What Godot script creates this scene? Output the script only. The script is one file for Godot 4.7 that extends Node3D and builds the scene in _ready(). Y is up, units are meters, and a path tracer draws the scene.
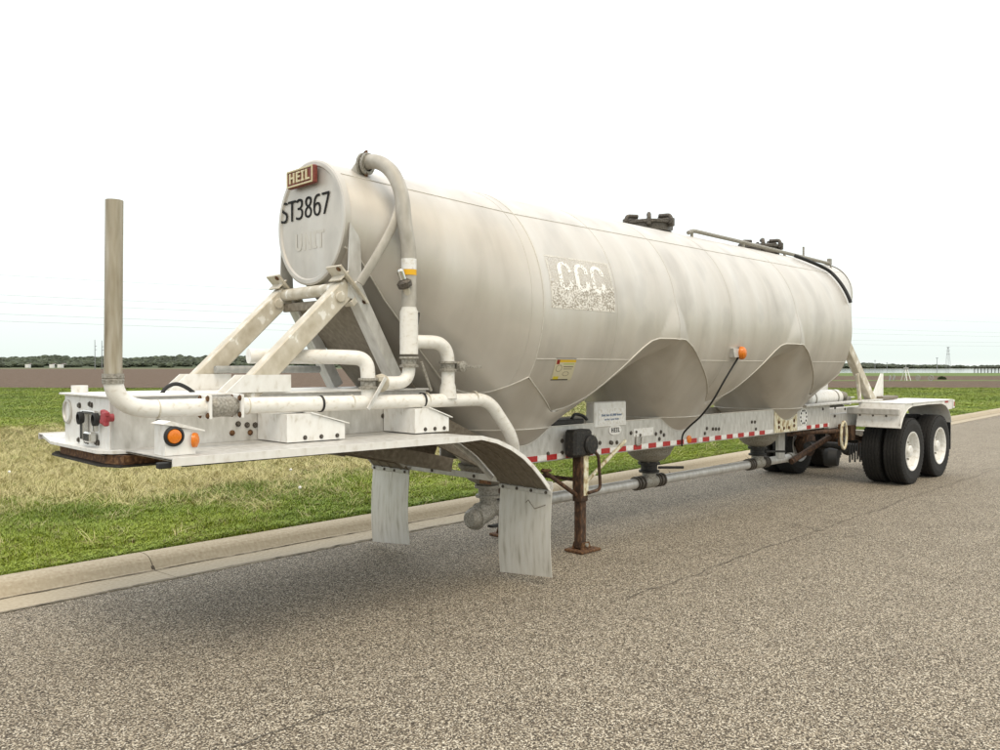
extends Node3D

# ---------------------------------------------------------------- state
var M := {}                       # materials
var rng := RandomNumberGenerator.new()
var used := {}                    # names taken at top level
var trailer: Node3D

# camera and ground frame: x runs to the trailer's rear, z towards the camera's side, y up
const CAM := Vector3(0.0, 1.86, 5.82)
const YAW := 45.28                # degrees between the view axis and the trailer's long axis
const FOCAL := 818.0              # in photo pixels (1000 wide)
const HORIZON := 367.0
const TURN := 0.052               # the road runs 3 degrees off the trailer

# ---------------------------------------------------------------- entry
func _ready() -> void:
	rng.seed = 7
	_camera_and_light()
	_materials()
	_ground()
	_far_country()
	_trailer()
	_grass()

func _camera_and_light() -> void:
	var c := Camera3D.new()
	c.name = "camera"
	add_child(c)
	c.fov = rad_to_deg(2.0 * atan(375.0 / FOCAL))
	c.near = 0.05
	c.far = 9000.0
	var fwd := view_dir()
	var pitch: float = atan((HORIZON - 375.0) / FOCAL)
	c.position = CAM
	c.look_at_from_position(CAM, CAM + fwd * cos(pitch) + Vector3.UP * sin(pitch), Vector3.UP)
	c.current = true
	var we := WorldEnvironment.new()
	we.name = "world"
	var e := Environment.new()
	e.background_mode = Environment.BG_SKY
	var s := Sky.new()
	var p := ProceduralSkyMaterial.new()
	p.sky_top_color = Color(0.97, 0.985, 1.0)
	p.sky_horizon_color = Color(0.705, 0.735, 0.715)
	p.sky_curve = 0.22
	p.ground_bottom_color = Color(0.35, 0.33, 0.29)
	p.ground_horizon_color = Color(0.84, 0.85, 0.83)
	p.ground_curve = 0.02
	p.energy_multiplier = 1.0
	p.sun_angle_max = 1.0
	s.sky_material = p
	e.sky = s
	e.background_energy_multiplier = 1.0
	e.tonemap_mode = Environment.TONE_MAPPER_LINEAR
	e.tonemap_exposure = 1.9
	e.sdfgi_enabled = true
	e.ssao_enabled = true
	e.ssil_enabled = true
	we.environment = e
	add_child(we)
	var sun := DirectionalLight3D.new()
	sun.name = "sun"
	sun.light_energy = 0.36
	sun.light_angular_distance = 38.0
	sun.light_color = Color(1.0, 0.955, 0.88)
	sun.shadow_enabled = true
	add_child(sun)
	sun.look_at_from_position(Vector3(-2.0, 8.5, 4.6), Vector3.ZERO, Vector3.UP)

func view_dir() -> Vector3:
	var a := deg_to_rad(YAW)
	return Vector3(cos(a), 0.0, -sin(a))

func right_dir() -> Vector3:
	var a := deg_to_rad(YAW)
	return Vector3(sin(a), 0.0, cos(a))

func fr(f: float, r: float, y := 0.0) -> Vector3:      # metres ahead of and beside the camera's spot
	return Vector3(CAM.x, 0, CAM.z) + view_dir() * f + right_dir() * r + Vector3.UP * y

func pix(px: float, py: float, y := 0.0) -> Vector3:   # where a photo pixel meets the level y
	var d: Vector3 = view_dir() + right_dir() * ((px - 500.0) / FOCAL) + Vector3.UP * ((HORIZON - py) / FOCAL)
	return CAM + d * ((y - CAM.y) / d.y)

func rd(u: float, v: float, y := 0.0) -> Vector3:      # u along the road edge, v away from the road
	var k := sqrt(1.0 + TURN * TURN)
	return Vector3(0, 0, -1.12) + Vector3(1, 0, -TURN) / k * u + Vector3(-TURN, 0, -1) / k * v + Vector3.UP * y

# ---------------------------------------------------------------- nodes
func numbered(n: String) -> String:
	if not used.has(n):
		used[n] = 0
		return n
	used[n] += 1
	return "%s_%03d" % [n, used[n]]

func meta(o: Node, label := "", category := "", group := "", kind := "") -> void:
	if label: o.set_meta("label", label)
	if category: o.set_meta("category", category)
	if group: o.set_meta("group", group)
	if kind: o.set_meta("kind", kind)

func thing(called: String, at: Vector3, turn := 0.0) -> Node3D:
	var o := Node3D.new()
	o.name = numbered(called)
	add_child(o)
	o.position = at
	o.rotation.y = turn
	return o

func obj(called: String, st: SurfaceTool, m: Material, parent: Node = null, at := Vector3.ZERO) -> MeshInstance3D:
	var o := MeshInstance3D.new()
	o.mesh = st.commit()
	o.material_override = m
	o.position = at
	if parent == null:
		o.name = numbered(called)
		add_child(o)
	else:
		o.name = called
		parent.add_child(o, true)
	return o

func again(o: MeshInstance3D, at: Vector3, parent: Node) -> MeshInstance3D:   # the same mesh once more
	var c := MeshInstance3D.new()
	c.mesh = o.mesh
	c.material_override = o.material_override
	c.name = o.name
	c.position = at
	parent.add_child(c, true)
	return c

# ---------------------------------------------------------------- mesh helpers
func mk() -> SurfaceTool:
	var st := SurfaceTool.new()
	st.begin(Mesh.PRIMITIVE_TRIANGLES)
	return st

func vtx(st: SurfaceTool, p: Vector3, n: Vector3) -> void:
	st.set_normal(n)
	st.add_vertex(p)

func trin(st: SurfaceTool, a: Vector3, b: Vector3, c: Vector3, na: Vector3, nb: Vector3, nc: Vector3) -> void:
	var g := (b - a).cross(c - a)
	if g.length_squared() < 1e-16:
		return
	if g.dot(na + nb + nc) > 0.0:      # seen from outside the corners must run clockwise
		vtx(st, a, na); vtx(st, c, nc); vtx(st, b, nb)
	else:
		vtx(st, a, na); vtx(st, b, nb); vtx(st, c, nc)

func quadn(st: SurfaceTool, a: Vector3, b: Vector3, c: Vector3, d: Vector3, na: Vector3, nb: Vector3, nc: Vector3, nd: Vector3) -> void:
	trin(st, a, b, c, na, nb, nc)
	trin(st, a, c, d, na, nc, nd)

func flat(st: SurfaceTool, a: Vector3, b: Vector3, c: Vector3, d: Vector3, away: Vector3) -> void:
	var n := (b - a).cross(c - a)
	if n.length_squared() < 1e-14:
		n = (c - a).cross(d - a)
	n = n.normalized()
	if n.dot((a + c) * 0.5 - away) < 0.0:
		n = -n
	quadn(st, a, b, c, d, n, n, n, n)

func flat3(st: SurfaceTool, a: Vector3, b: Vector3, c: Vector3, away: Vector3) -> void:
	var n := (b - a).cross(c - a).normalized()
	if n.dot((a + b + c) / 3.0 - away) < 0.0:
		n = -n
	trin(st, a, b, c, n, n, n)

func box(st: SurfaceTool, c: Vector3, s: Vector3, b := Basis(), bev := 0.004) -> void:    # a box with chamfered edges
	var h := s * 0.5
	var e: float = min(bev, min(h.x, min(h.y, h.z)) * 0.45)
	var p := {}
	for sx in [-1, 1]:
		for sy in [-1, 1]:
			for sz in [-1, 1]:
				var k := Vector3(sx, sy, sz)
				p[[sx, sy, sz, 0]] = c + b * (k * Vector3(h.x, h.y - e, h.z - e))
				p[[sx, sy, sz, 1]] = c + b * (k * Vector3(h.x - e, h.y, h.z - e))
				p[[sx, sy, sz, 2]] = c + b * (k * Vector3(h.x - e, h.y - e, h.z))
				flat3(st, p[[sx, sy, sz, 0]], p[[sx, sy, sz, 1]], p[[sx, sy, sz, 2]], c)
	for s1 in [-1, 1]:
		flat(st, p[[s1, -1, -1, 0]], p[[s1, 1, -1, 0]], p[[s1, 1, 1, 0]], p[[s1, -1, 1, 0]], c)
		flat(st, p[[-1, s1, -1, 1]], p[[1, s1, -1, 1]], p[[1, s1, 1, 1]], p[[-1, s1, 1, 1]], c)
		flat(st, p[[-1, -1, s1, 2]], p[[1, -1, s1, 2]], p[[1, 1, s1, 2]], p[[-1, 1, s1, 2]], c)
		for s2 in [-1, 1]:
			flat(st, p[[-1, s1, s2, 1]], p[[1, s1, s2, 1]], p[[1, s1, s2, 2]], p[[-1, s1, s2, 2]], c)
			flat(st, p[[s1, -1, s2, 0]], p[[s1, 1, s2, 0]], p[[s1, 1, s2, 2]], p[[s1, -1, s2, 2]], c)
			flat(st, p[[s1, s2, -1, 0]], p[[s1, s2, 1, 0]], p[[s1, s2, 1, 1]], p[[s1, s2, -1, 1]], c)

func bar(st: SurfaceTool, a: Vector3, b: Vector3, w: float, d: float, side := Vector3(0, 0, 1), bev := 0.004) -> void:   # a square bar from a to b, d wide along side
	var x := (b - a).normalized()
	var z := (side - x * side.dot(x)).normalized()
	var y := z.cross(x)
	box(st, (a + b) * 0.5, Vector3(a.distance_to(b), w, d), Basis(x, y, z), bev)

func bend(pts: Array, rad: float, n := 7) -> PackedVector3Array:    # rounds the corners of a polyline
	var o := PackedVector3Array([pts[0]])
	for i in range(1, pts.size() - 1):
		var p: Vector3 = pts[i]
		var u: Vector3 = pts[i - 1] - p
		var w: Vector3 = pts[i + 1] - p
		var r: float = min(rad, min(u.length() * (0.98 if i == 1 else 0.49), w.length() * (0.98 if i == pts.size() - 2 else 0.49)))
		var a := p + u.normalized() * r
		var b := p + w.normalized() * r
		for k in n + 1:
			var t := float(k) / n
			o.append(a.lerp(p, t).lerp(p.lerp(b, t), t))
	o.append(pts[-1])
	return o

func tube(st: SurfaceTool, pts: PackedVector3Array, r: float, seg := 12, caps := true, flatten := 1.0, r2 := -1.0) -> void:
	var n := pts.size()
	var t0 := (pts[1] - pts[0]).normalized()
	var up := Vector3.UP if abs(t0.y) < 0.9 else Vector3.RIGHT
	var x := (up - t0 * up.dot(t0)).normalized()
	var prev: Array = []
	for i in n:
		var t := ((pts[min(i + 1, n - 1)] - pts[max(i - 1, 0)])).normalized()
		x = (x - t * x.dot(t)).normalized()
		var y := t.cross(x)
		var rr: float = r if r2 < 0.0 else lerp(r, r2, float(i) / (n - 1))
		var ring: Array = []
		for k in seg:
			var a := TAU * k / seg
			var d := x * cos(a) + y * sin(a) * flatten
			ring.append([pts[i] + d * rr, (x * cos(a) * flatten + y * sin(a)).normalized()])
		if i > 0:
			for k in seg:
				var j := (k + 1) % seg
				quadn(st, prev[k][0], prev[j][0], ring[j][0], ring[k][0], prev[k][1], prev[j][1], ring[j][1], ring[k][1])
		if caps and (i == 0 or i == n - 1):
			var nn := -t if i == 0 else t
			for k in seg:
				trin(st, pts[i], ring[k][0], ring[(k + 1) % seg][0], nn, nn, nn)
		prev = ring

func rod(st: SurfaceTool, a: Vector3, b: Vector3, r: float, seg := 12) -> void:
	tube(st, PackedVector3Array([a, b]), r, seg)

func lathe(st: SurfaceTool, o: Vector3, axis: Vector3, prof: Array, seg := 24) -> void:   # prof: [radius, distance along axis], outside on the left of the way up
	var z := axis.normalized()
	var q := Vector3.UP if abs(z.y) < 0.9 else Vector3.RIGHT
	var x := (q - z * q.dot(z)).normalized()
	var y := z.cross(x)
	for i in prof.size() - 1:
		var p0: Array = prof[i]
		var p1: Array = prof[i + 1]
		var dr: float = p1[0] - p0[0]
		var dh: float = p1[1] - p0[1]
		var l := sqrt(dr * dr + dh * dh)
		if l < 1e-7:
			continue
		for k in seg:
			var a0 := TAU * k / seg
			var a1 := TAU * (k + 1) / seg
			var d0 := x * cos(a0) + y * sin(a0)
			var d1 := x * cos(a1) + y * sin(a1)
			var n0 := (d0 * dh - z * dr) / l
			var n1 := (d1 * dh - z * dr) / l
			quadn(st, o + d0 * p0[0] + z * p0[1], o + d1 * p0[0] + z * p0[1], o + d1 * p1[0] + z * p1[1], o + d0 * p1[0] + z * p1[1], n0, n1, n1, n0)

func prism(st: SurfaceTool, poly: PackedVector2Array, o: Vector3, bx: Vector3, by: Vector3, depth: float) -> void:   # a flat outline with thickness, grown along bx x by
	var bz := bx.cross(by).normalized()
	var ids := Geometry2D.triangulate_polygon(poly)
	for i in range(0, ids.size(), 3):
		var a := o + bx * poly[ids[i]].x + by * poly[ids[i]].y
		var b := o + bx * poly[ids[i + 1]].x + by * poly[ids[i + 1]].y
		var c := o + bx * poly[ids[i + 2]].x + by * poly[ids[i + 2]].y
		trin(st, a, b, c, -bz, -bz, -bz)
		trin(st, a + bz * depth, b + bz * depth, c + bz * depth, bz, bz, bz)
	var area := 0.0
	for i in poly.size():
		area += poly[i].cross(poly[(i + 1) % poly.size()])
	for i in poly.size():
		var p := poly[i]
		var q := poly[(i + 1) % poly.size()]
		var e := q - p
		var n2 := Vector2(e.y, -e.x).normalized() * signf(area)
		var n := bx * n2.x + by * n2.y
		var a := o + bx * p.x + by * p.y
		var b := o + bx * q.x + by * q.y
		quadn(st, a, b, b + bz * depth, a + bz * depth, n, n, n, n)

func v2(a: Array) -> PackedVector2Array:
	var o := PackedVector2Array()
	for i in range(0, a.size(), 2):
		o.append(Vector2(a[i], a[i + 1]))
	return o

func sheet(st: SurfaceTool, lines: Array, thick: float) -> void:   # a bent sheet between two polylines, with a little thickness downwards along the normals
	var A: PackedVector3Array = lines[0]
	var B: PackedVector3Array = lines[1]
	var n := A.size()
	var N := PackedVector3Array()
	for i in n:
		var t := A[min(i + 1, n - 1)] - A[max(i - 1, 0)]
		N.append(t.cross(B[i] - A[i]).normalized())
	for i in n - 1:
		quadn(st, A[i], A[i + 1], B[i + 1], B[i], N[i], N[i + 1], N[i + 1], N[i])
		var a0 := A[i] - N[i] * thick
		var a1 := A[i + 1] - N[i + 1] * thick
		var b0 := B[i] - N[i] * thick
		var b1 := B[i + 1] - N[i + 1] * thick
		quadn(st, a0, a1, b1, b0, -N[i], -N[i + 1], -N[i + 1], -N[i])
		var w := (B[i] - A[i]).normalized()
		quadn(st, A[i], A[i + 1], a1, a0, -w, -w, -w, -w)
		quadn(st, B[i], B[i + 1], b1, b0, w, w, w, w)
	for i in [0, n - 1]:
		var w2: Vector3 = (A[0] - A[1]) if i == 0 else (A[n - 1] - A[n - 2])
		w2 = w2.normalized()
		quadn(st, A[i], B[i], B[i] - N[i] * thick, A[i] - N[i] * thick, w2, w2, w2, w2)

func lettering(called: String, text: String, size: float, m: Material, parent: Node, at: Vector3, basis: Basis, depth := 0.003, weight := 700, wide := 1.0) -> MeshInstance3D:
	var t := TextMesh.new()
	var f := SystemFont.new()
	f.font_names = PackedStringArray(["Droid Sans"])
	f.font_weight = weight
	t.font = f
	t.text = text
	t.font_size = 64
	t.pixel_size = size / 46.0         # size is the height of a capital
	t.depth = depth
	var o := MeshInstance3D.new()
	o.mesh = t
	o.material_override = m
	o.name = called
	parent.add_child(o, true)
	o.transform = Transform3D(basis.scaled_local(Vector3(wide, 1, 1)), at)
	return o

# ---------------------------------------------------------------- materials
func lin(r: float, g: float, b: float) -> Color:
	return Color(r, g, b).linear_to_srgb()

func noise_tex(cols: Array, freq: float, size := 256, octaves := 4, seed_ := 1, kind := FastNoiseLite.TYPE_SIMPLEX_SMOOTH) -> NoiseTexture2D:
	var n := FastNoiseLite.new()
	n.noise_type = kind
	n.frequency = freq
	n.fractal_octaves = octaves
	n.seed = seed_
	if kind == FastNoiseLite.TYPE_CELLULAR:
		n.fractal_type = FastNoiseLite.FRACTAL_NONE
		n.cellular_return_type = FastNoiseLite.RETURN_CELL_VALUE
		n.cellular_jitter = 1.0
	var t := NoiseTexture2D.new()
	t.width = size
	t.height = size
	t.seamless = true
	t.seamless_blend_skirt = 0.15 if kind != FastNoiseLite.TYPE_CELLULAR else 0.01
	t.noise = n
	var g := Gradient.new()
	var offs := PackedFloat32Array()
	var cc := PackedColorArray()
	for c in cols:
		offs.append(c[0])
		cc.append(lin(c[1], c[2], c[3]))
	g.offsets = offs
	g.colors = cc
	t.color_ramp = g
	return t

func bump_tex(freq: float, strength: float, size := 256, seed_ := 3, kind := FastNoiseLite.TYPE_SIMPLEX_SMOOTH, octaves := 4) -> NoiseTexture2D:
	var n := FastNoiseLite.new()
	n.noise_type = kind
	n.frequency = freq
	n.fractal_octaves = octaves
	n.seed = seed_
	if kind == FastNoiseLite.TYPE_CELLULAR:
		n.fractal_type = FastNoiseLite.FRACTAL_NONE
		n.cellular_return_type = FastNoiseLite.RETURN_CELL_VALUE
	var t := NoiseTexture2D.new()
	t.width = size
	t.height = size
	t.seamless = true
	t.seamless_blend_skirt = 0.1 if kind != FastNoiseLite.TYPE_CELLULAR else 0.01
	t.as_normal_map = true
	t.bump_strength = strength
	t.noise = n
	return t

var bump_fine: NoiseTexture2D
var bump_broad: NoiseTexture2D

func surf(called: String, cols: Array, rough: float, metal := 0.0, scale := Vector3(1, 1, 1), freq := 0.02, bump := 0.0, world := false, octaves := 4, broad := false) -> StandardMaterial3D:
	var m := StandardMaterial3D.new()
	m.resource_name = called
	m.roughness = rough
	m.metallic = metal
	if cols.size() == 1:
		m.albedo_color = lin(cols[0][1], cols[0][2], cols[0][3])
	else:
		m.albedo_texture = noise_tex(cols, freq, 256, octaves, hash(called) % 1000)
	m.uv1_triplanar = true
	m.uv1_world_triplanar = world
	m.uv1_scale = scale
	m.uv1_triplanar_sharpness = 6.0
	if bump > 0.0:
		m.normal_enabled = true
		m.normal_texture = bump_broad if broad else bump_fine
		m.normal_scale = bump
	M[called] = m
	return m

func _materials() -> void:
	bump_fine = bump_tex(0.05, 6.0)
	bump_broad = bump_tex(0.012, 10.0, 256, 9, FastNoiseLite.TYPE_SIMPLEX_SMOOTH, 2)
	# weathered aluminium of the tank: one tone everywhere, varied by noise (rain streaks in an upright grain, cloudy stains); nothing follows height or facing
	var am := surf("aluminium", [[0.0, 0.50, 0.46, 0.40]], 0.42, 0.3, Vector3(0.22, 0.030, 0.22))
	am.albedo_color = Color.WHITE
	am.albedo_texture = noise_tex([[0.0, 0.49, 0.455, 0.405], [0.25, 0.565, 0.53, 0.48], [0.5, 0.595, 0.56, 0.51], [0.75, 0.62, 0.59, 0.545], [1.0, 0.68, 0.66, 0.62]], 0.011, 1024, 7, 31)
	am.detail_enabled = true
	am.detail_blend_mode = BaseMaterial3D.BLEND_MODE_MUL
	am.detail_uv_layer = BaseMaterial3D.DETAIL_UV_2
	am.uv2_triplanar = true
	am.uv2_scale = Vector3(0.31, 0.24, 0.31)
	am.detail_albedo = noise_tex([[0.0, 0.80, 0.795, 0.785], [0.35, 0.91, 0.91, 0.905], [0.5, 0.98, 0.975, 0.965], [0.7, 0.95, 0.945, 0.935], [1.0, 1.0, 1.0, 1.0]], 0.012, 512, 6, 77)
	surf("flap_metal", [[0.0, 0.36, 0.33, 0.27], [0.2, 0.54, 0.515, 0.455], [0.4, 0.635, 0.61, 0.55], [0.7, 0.67, 0.65, 0.60], [1.0, 0.72, 0.70, 0.66]], 0.45, 0.2, Vector3(1.3, 0.22, 1.3), 0.05, 0.05, false, 6)
	surf("bead", [[0.0, 0.52, 0.49, 0.43], [1.0, 0.66, 0.63, 0.57]], 0.45, 0.2, Vector3(3, 3, 3), 0.03)
	surf("alloy", [[0.0, 0.36, 0.34, 0.305], [0.25, 0.50, 0.485, 0.45], [0.6, 0.57, 0.555, 0.525], [1.0, 0.66, 0.65, 0.62]], 0.45, 0.25, Vector3(1.2, 0.5, 1.2), 0.04, 0.08)
	surf("white_paint", [[0.0, 0.44, 0.40, 0.33], [0.16, 0.66, 0.635, 0.585], [0.35, 0.75, 0.735, 0.70], [1.0, 0.82, 0.815, 0.795]], 0.4, 0.0, Vector3(1.1, 0.6, 1.1), 0.045, 0.04)
	surf("pipe_paint", [[0.0, 0.42, 0.36, 0.27], [0.17, 0.66, 0.62, 0.55], [0.35, 0.76, 0.735, 0.68], [1.0, 0.82, 0.80, 0.765]], 0.42, 0.0, Vector3(1.0, 1.6, 1.6), 0.05, 0.04)
	surf("worn_paint", [[0.0, 0.40, 0.345, 0.255], [0.35, 0.50, 0.45, 0.355], [0.6, 0.57, 0.52, 0.43], [0.74, 0.60, 0.56, 0.47], [0.78, 0.76, 0.73, 0.67], [1.0, 0.82, 0.80, 0.75]], 0.5, 0.05, Vector3(1.6, 1.2, 1.6), 0.016, 0.05)
	surf("stack", [[0.0, 0.20, 0.16, 0.105], [0.3, 0.31, 0.265, 0.19], [0.55, 0.38, 0.335, 0.255], [0.8, 0.45, 0.41, 0.335], [1.0, 0.60, 0.57, 0.51]], 0.45, 0.2, Vector3(1.4, 0.16, 1.4), 0.05, 0.05)
	surf("grey_hose", [[0.0, 0.36, 0.335, 0.29], [1.0, 0.52, 0.49, 0.44]], 0.55, 0.1, Vector3(2, 1, 2), 0.02, 0.08)
	surf("rust", [[0.0, 0.035, 0.018, 0.010], [0.45, 0.10, 0.045, 0.018], [0.7, 0.17, 0.085, 0.035], [1.0, 0.26, 0.16, 0.08]], 0.85, 0.0, Vector3(3, 3, 3), 0.03, 0.5)
	surf("rusty_steel", [[0.0, 0.03, 0.017, 0.011], [0.5, 0.065, 0.034, 0.018], [0.75, 0.12, 0.06, 0.03], [1.0, 0.20, 0.12, 0.07]], 0.75, 0.1, Vector3(3, 1.5, 3), 0.025, 0.4)
	surf("leg_paint", [[0.0, 0.20, 0.10, 0.04], [0.4, 0.55, 0.48, 0.30], [0.6, 0.72, 0.68, 0.52], [1.0, 0.78, 0.75, 0.64]], 0.6, 0.0, Vector3(2, 1.2, 2), 0.025, 0.2)
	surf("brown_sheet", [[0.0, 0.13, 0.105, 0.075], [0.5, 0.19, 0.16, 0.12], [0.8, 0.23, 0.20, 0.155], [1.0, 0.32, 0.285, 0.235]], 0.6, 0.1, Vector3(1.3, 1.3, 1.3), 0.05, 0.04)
	surf("black_steel", [[0.0, 0.008, 0.008, 0.008], [0.6, 0.022, 0.020, 0.018], [1.0, 0.07, 0.055, 0.04]], 0.55, 0.1, Vector3(3, 3, 3), 0.03, 0.3)
	surf("dark_metal", [[0.0, 0.035, 0.030, 0.025], [0.5, 0.10, 0.085, 0.07], [1.0, 0.22, 0.20, 0.17]], 0.5, 0.4, Vector3(6, 6, 6), 0.04, 0.3)
	surf("cast_metal", [[0.0, 0.16, 0.145, 0.12], [0.5, 0.30, 0.28, 0.24], [1.0, 0.45, 0.43, 0.38]], 0.55, 0.2, Vector3(5, 5, 5), 0.03, 0.4)
	surf("rubber", [[0.0, 0.008, 0.0075, 0.007], [0.6, 0.013, 0.012, 0.011], [1.0, 0.032, 0.029, 0.025]], 0.8, 0.0, Vector3(3, 3, 3), 0.03, 0.3)
	surf("black_rubber", [[0.0, 0.012, 0.012, 0.012]], 0.6)
	surf("rim_white", [[0.0, 0.58, 0.55, 0.48], [0.4, 0.77, 0.76, 0.73], [1.0, 0.84, 0.84, 0.82]], 0.4, 0.0, Vector3(3, 3, 3), 0.02)
	surf("chrome", [[0.0, 0.62, 0.61, 0.58]], 0.22, 0.9)
	surf("red_plastic", [[0.0, 0.33, 0.035, 0.045], [1.0, 0.42, 0.07, 0.08]], 0.5, 0.0, Vector3(8, 8, 8), 0.04)
	surf("red_tape", [[0.0, 0.34, 0.010, 0.012], [1.0, 0.48, 0.025, 0.022]], 0.4, 0.0, Vector3(4, 4, 4), 0.03)
	surf("white_tape", [[0.0, 0.62, 0.58, 0.50], [0.5, 0.80, 0.79, 0.77], [1.0, 0.85, 0.85, 0.84]], 0.4, 0.0, Vector3(3, 3, 3), 0.03)
	surf("amber", [[0.0, 0.62, 0.15, 0.006], [1.0, 0.72, 0.21, 0.012]], 0.25, 0.0, Vector3(6, 6, 6), 0.05)
	surf("yellow", [[0.0, 0.80, 0.44, 0.01]], 0.5)
	surf("black_ink", [[0.0, 0.010, 0.010, 0.010]], 0.95)
	surf("ghost_ink", [[0.0, 0.555, 0.525, 0.47]], 0.6)
	surf("blue_ink", [[0.0, 0.10, 0.17, 0.30]], 0.6)
	surf("plate_red", [[0.0, 0.15, 0.03, 0.022], [1.0, 0.27, 0.07, 0.05]], 0.5, 0.0, Vector3(6, 6, 6), 0.03)
	surf("plate_gold", [[0.0, 0.55, 0.46, 0.27], [1.0, 0.68, 0.60, 0.40]], 0.45, 0.2, Vector3(6, 6, 6), 0.03)
	surf("dark_hole", [[0.0, 0.02, 0.019, 0.018]], 0.9)
	surf("concrete", [[0.0, 0.28, 0.225, 0.15], [0.3, 0.37, 0.31, 0.22], [0.7, 0.41, 0.352, 0.255], [1.0, 0.48, 0.42, 0.315]], 0.9, 0.0, Vector3(1.7, 1.7, 1.7), 0.05, 0.3, true, 6)
	surf("joint_dirt", [[0.0, 0.05, 0.04, 0.03], [1.0, 0.12, 0.095, 0.065]], 1.0, 0.0, Vector3(3, 3, 3), 0.04, 0.3, true)
	surf("crack_tar", [[0.0, 0.05, 0.042, 0.032], [0.5, 0.10, 0.086, 0.066], [1.0, 0.22, 0.19, 0.15]], 1.0, 0.0, Vector3(5, 5, 5), 0.04, 0.4, true)
	surf("verge_soil", [[0.0, 0.045, 0.055, 0.014], [0.4, 0.085, 0.105, 0.022], [0.6, 0.13, 0.135, 0.035], [1.0, 0.24, 0.205, 0.09]], 1.0, 0.0, Vector3(0.35, 0.35, 0.35), 0.03, 0.5, true, 6)
	surf("plough_soil", [[0.0, 0.060, 0.035, 0.018], [0.45, 0.088, 0.053, 0.028], [0.7, 0.112, 0.070, 0.040], [1.0, 0.155, 0.102, 0.06]], 1.0, 0.0, Vector3(0.09, 0.09, 0.09), 0.03, 0.6, true, 6)
	surf("far_green", [[0.0, 0.07, 0.11, 0.016], [0.5, 0.10, 0.15, 0.024], [1.0, 0.14, 0.185, 0.04]], 1.0, 0.0, Vector3(0.03, 0.03, 0.03), 0.03, 0.3, true, 5)
	surf("far_land", [[0.0, 0.07, 0.085, 0.025], [1.0, 0.15, 0.13, 0.06]], 1.0, 0.0, Vector3(0.004, 0.004, 0.004), 0.03, 0.0, true, 5)
	surf("wood_green", [[0.0, 0.028, 0.042, 0.018], [1.0, 0.075, 0.095, 0.035]], 1.0, 0.0, Vector3(0.02, 0.02, 0.02), 0.04, 0.0, true, 4)
	surf("water", [[0.0, 0.62, 0.64, 0.63]], 0.05, 0.85)
	surf("steel_far", [[0.0, 0.22, 0.23, 0.235]], 0.6, 0.3)
	surf("wire", [[0.0, 0.12, 0.12, 0.12]], 0.6)
	surf("wall_far", [[0.0, 0.72, 0.72, 0.70]], 0.8)
	surf("roof_far", [[0.0, 0.14, 0.12, 0.11]], 0.8)
	surf("galvanised", [[0.0, 0.30, 0.31, 0.30], [1.0, 0.46, 0.46, 0.44]], 0.5, 0.3, Vector3(2, 2, 2), 0.03)
	# chip seal road: stones of a centimetre in dark binder
	var a := StandardMaterial3D.new()
	a.resource_name = "chip_seal"
	a.roughness = 0.9
	a.albedo_texture = noise_tex([[0.0, 0.035, 0.026, 0.017], [0.25, 0.075, 0.059, 0.040], [0.42, 0.155, 0.126, 0.088], [0.62, 0.285, 0.237, 0.17], [0.82, 0.47, 0.41, 0.31], [1.0, 0.74, 0.68, 0.56]], 0.23, 2048, 1, 5, FastNoiseLite.TYPE_CELLULAR)
	a.uv1_triplanar = true
	a.uv1_world_triplanar = true
	a.uv1_scale = Vector3(0.31, 0.31, 0.31)
	a.detail_enabled = true
	a.detail_blend_mode = BaseMaterial3D.BLEND_MODE_MUL
	a.detail_uv_layer = BaseMaterial3D.DETAIL_UV_2
	a.uv2_triplanar = true
	a.uv2_world_triplanar = true
	a.uv2_scale = Vector3(0.11, 0.11, 0.11)
	a.detail_albedo = noise_tex([[0.0, 0.80, 0.79, 0.78], [0.4, 0.93, 0.93, 0.93], [1.0, 1.0, 1.0, 1.0]], 0.02, 512, 6, 51)
	a.normal_enabled = true
	a.normal_texture = bump_tex(0.23, 5.0, 2048, 5, FastNoiseLite.TYPE_CELLULAR)
	a.normal_scale = 0.8
	M["chip_seal"] = a
	# grass blades take each copy's own colour
	var gm := StandardMaterial3D.new()
	gm.resource_name = "blade"
	gm.vertex_color_use_as_albedo = true
	gm.roughness = 0.65
	gm.cull_mode = BaseMaterial3D.CULL_DISABLED
	gm.backlight_enabled = true
	gm.backlight = Color(0.25, 0.28, 0.1)
	M["blade"] = gm
	var tm := StandardMaterial3D.new()
	tm.resource_name = "far_leaf"
	tm.vertex_color_use_as_albedo = true
	tm.roughness = 0.9
	M["far_leaf"] = tm

# ---------------------------------------------------------------- the ground
func poly_sheet(pts: Array, y: float) -> SurfaceTool:
	var st := mk()
	var p2 := PackedVector2Array()
	for p in pts:
		p2.append(Vector2(p.x, p.z))
	var ids := Geometry2D.triangulate_polygon(p2)
	for i in range(0, ids.size(), 3):
		var a := Vector3(p2[ids[i]].x, y, p2[ids[i]].y)
		var b := Vector3(p2[ids[i + 1]].x, y, p2[ids[i + 1]].y)
		var c := Vector3(p2[ids[i + 2]].x, y, p2[ids[i + 2]].y)
		trin(st, a, b, c, Vector3.UP, Vector3.UP, Vector3.UP)
	return st

func struct(called: String, st: SurfaceTool, m: Material, label: String) -> MeshInstance3D:
	var o := obj(called, st, m)
	meta(o, label, called.replace("_", " "), "", "structure")
	return o

var gn := FastNoiseLite.new()

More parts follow.
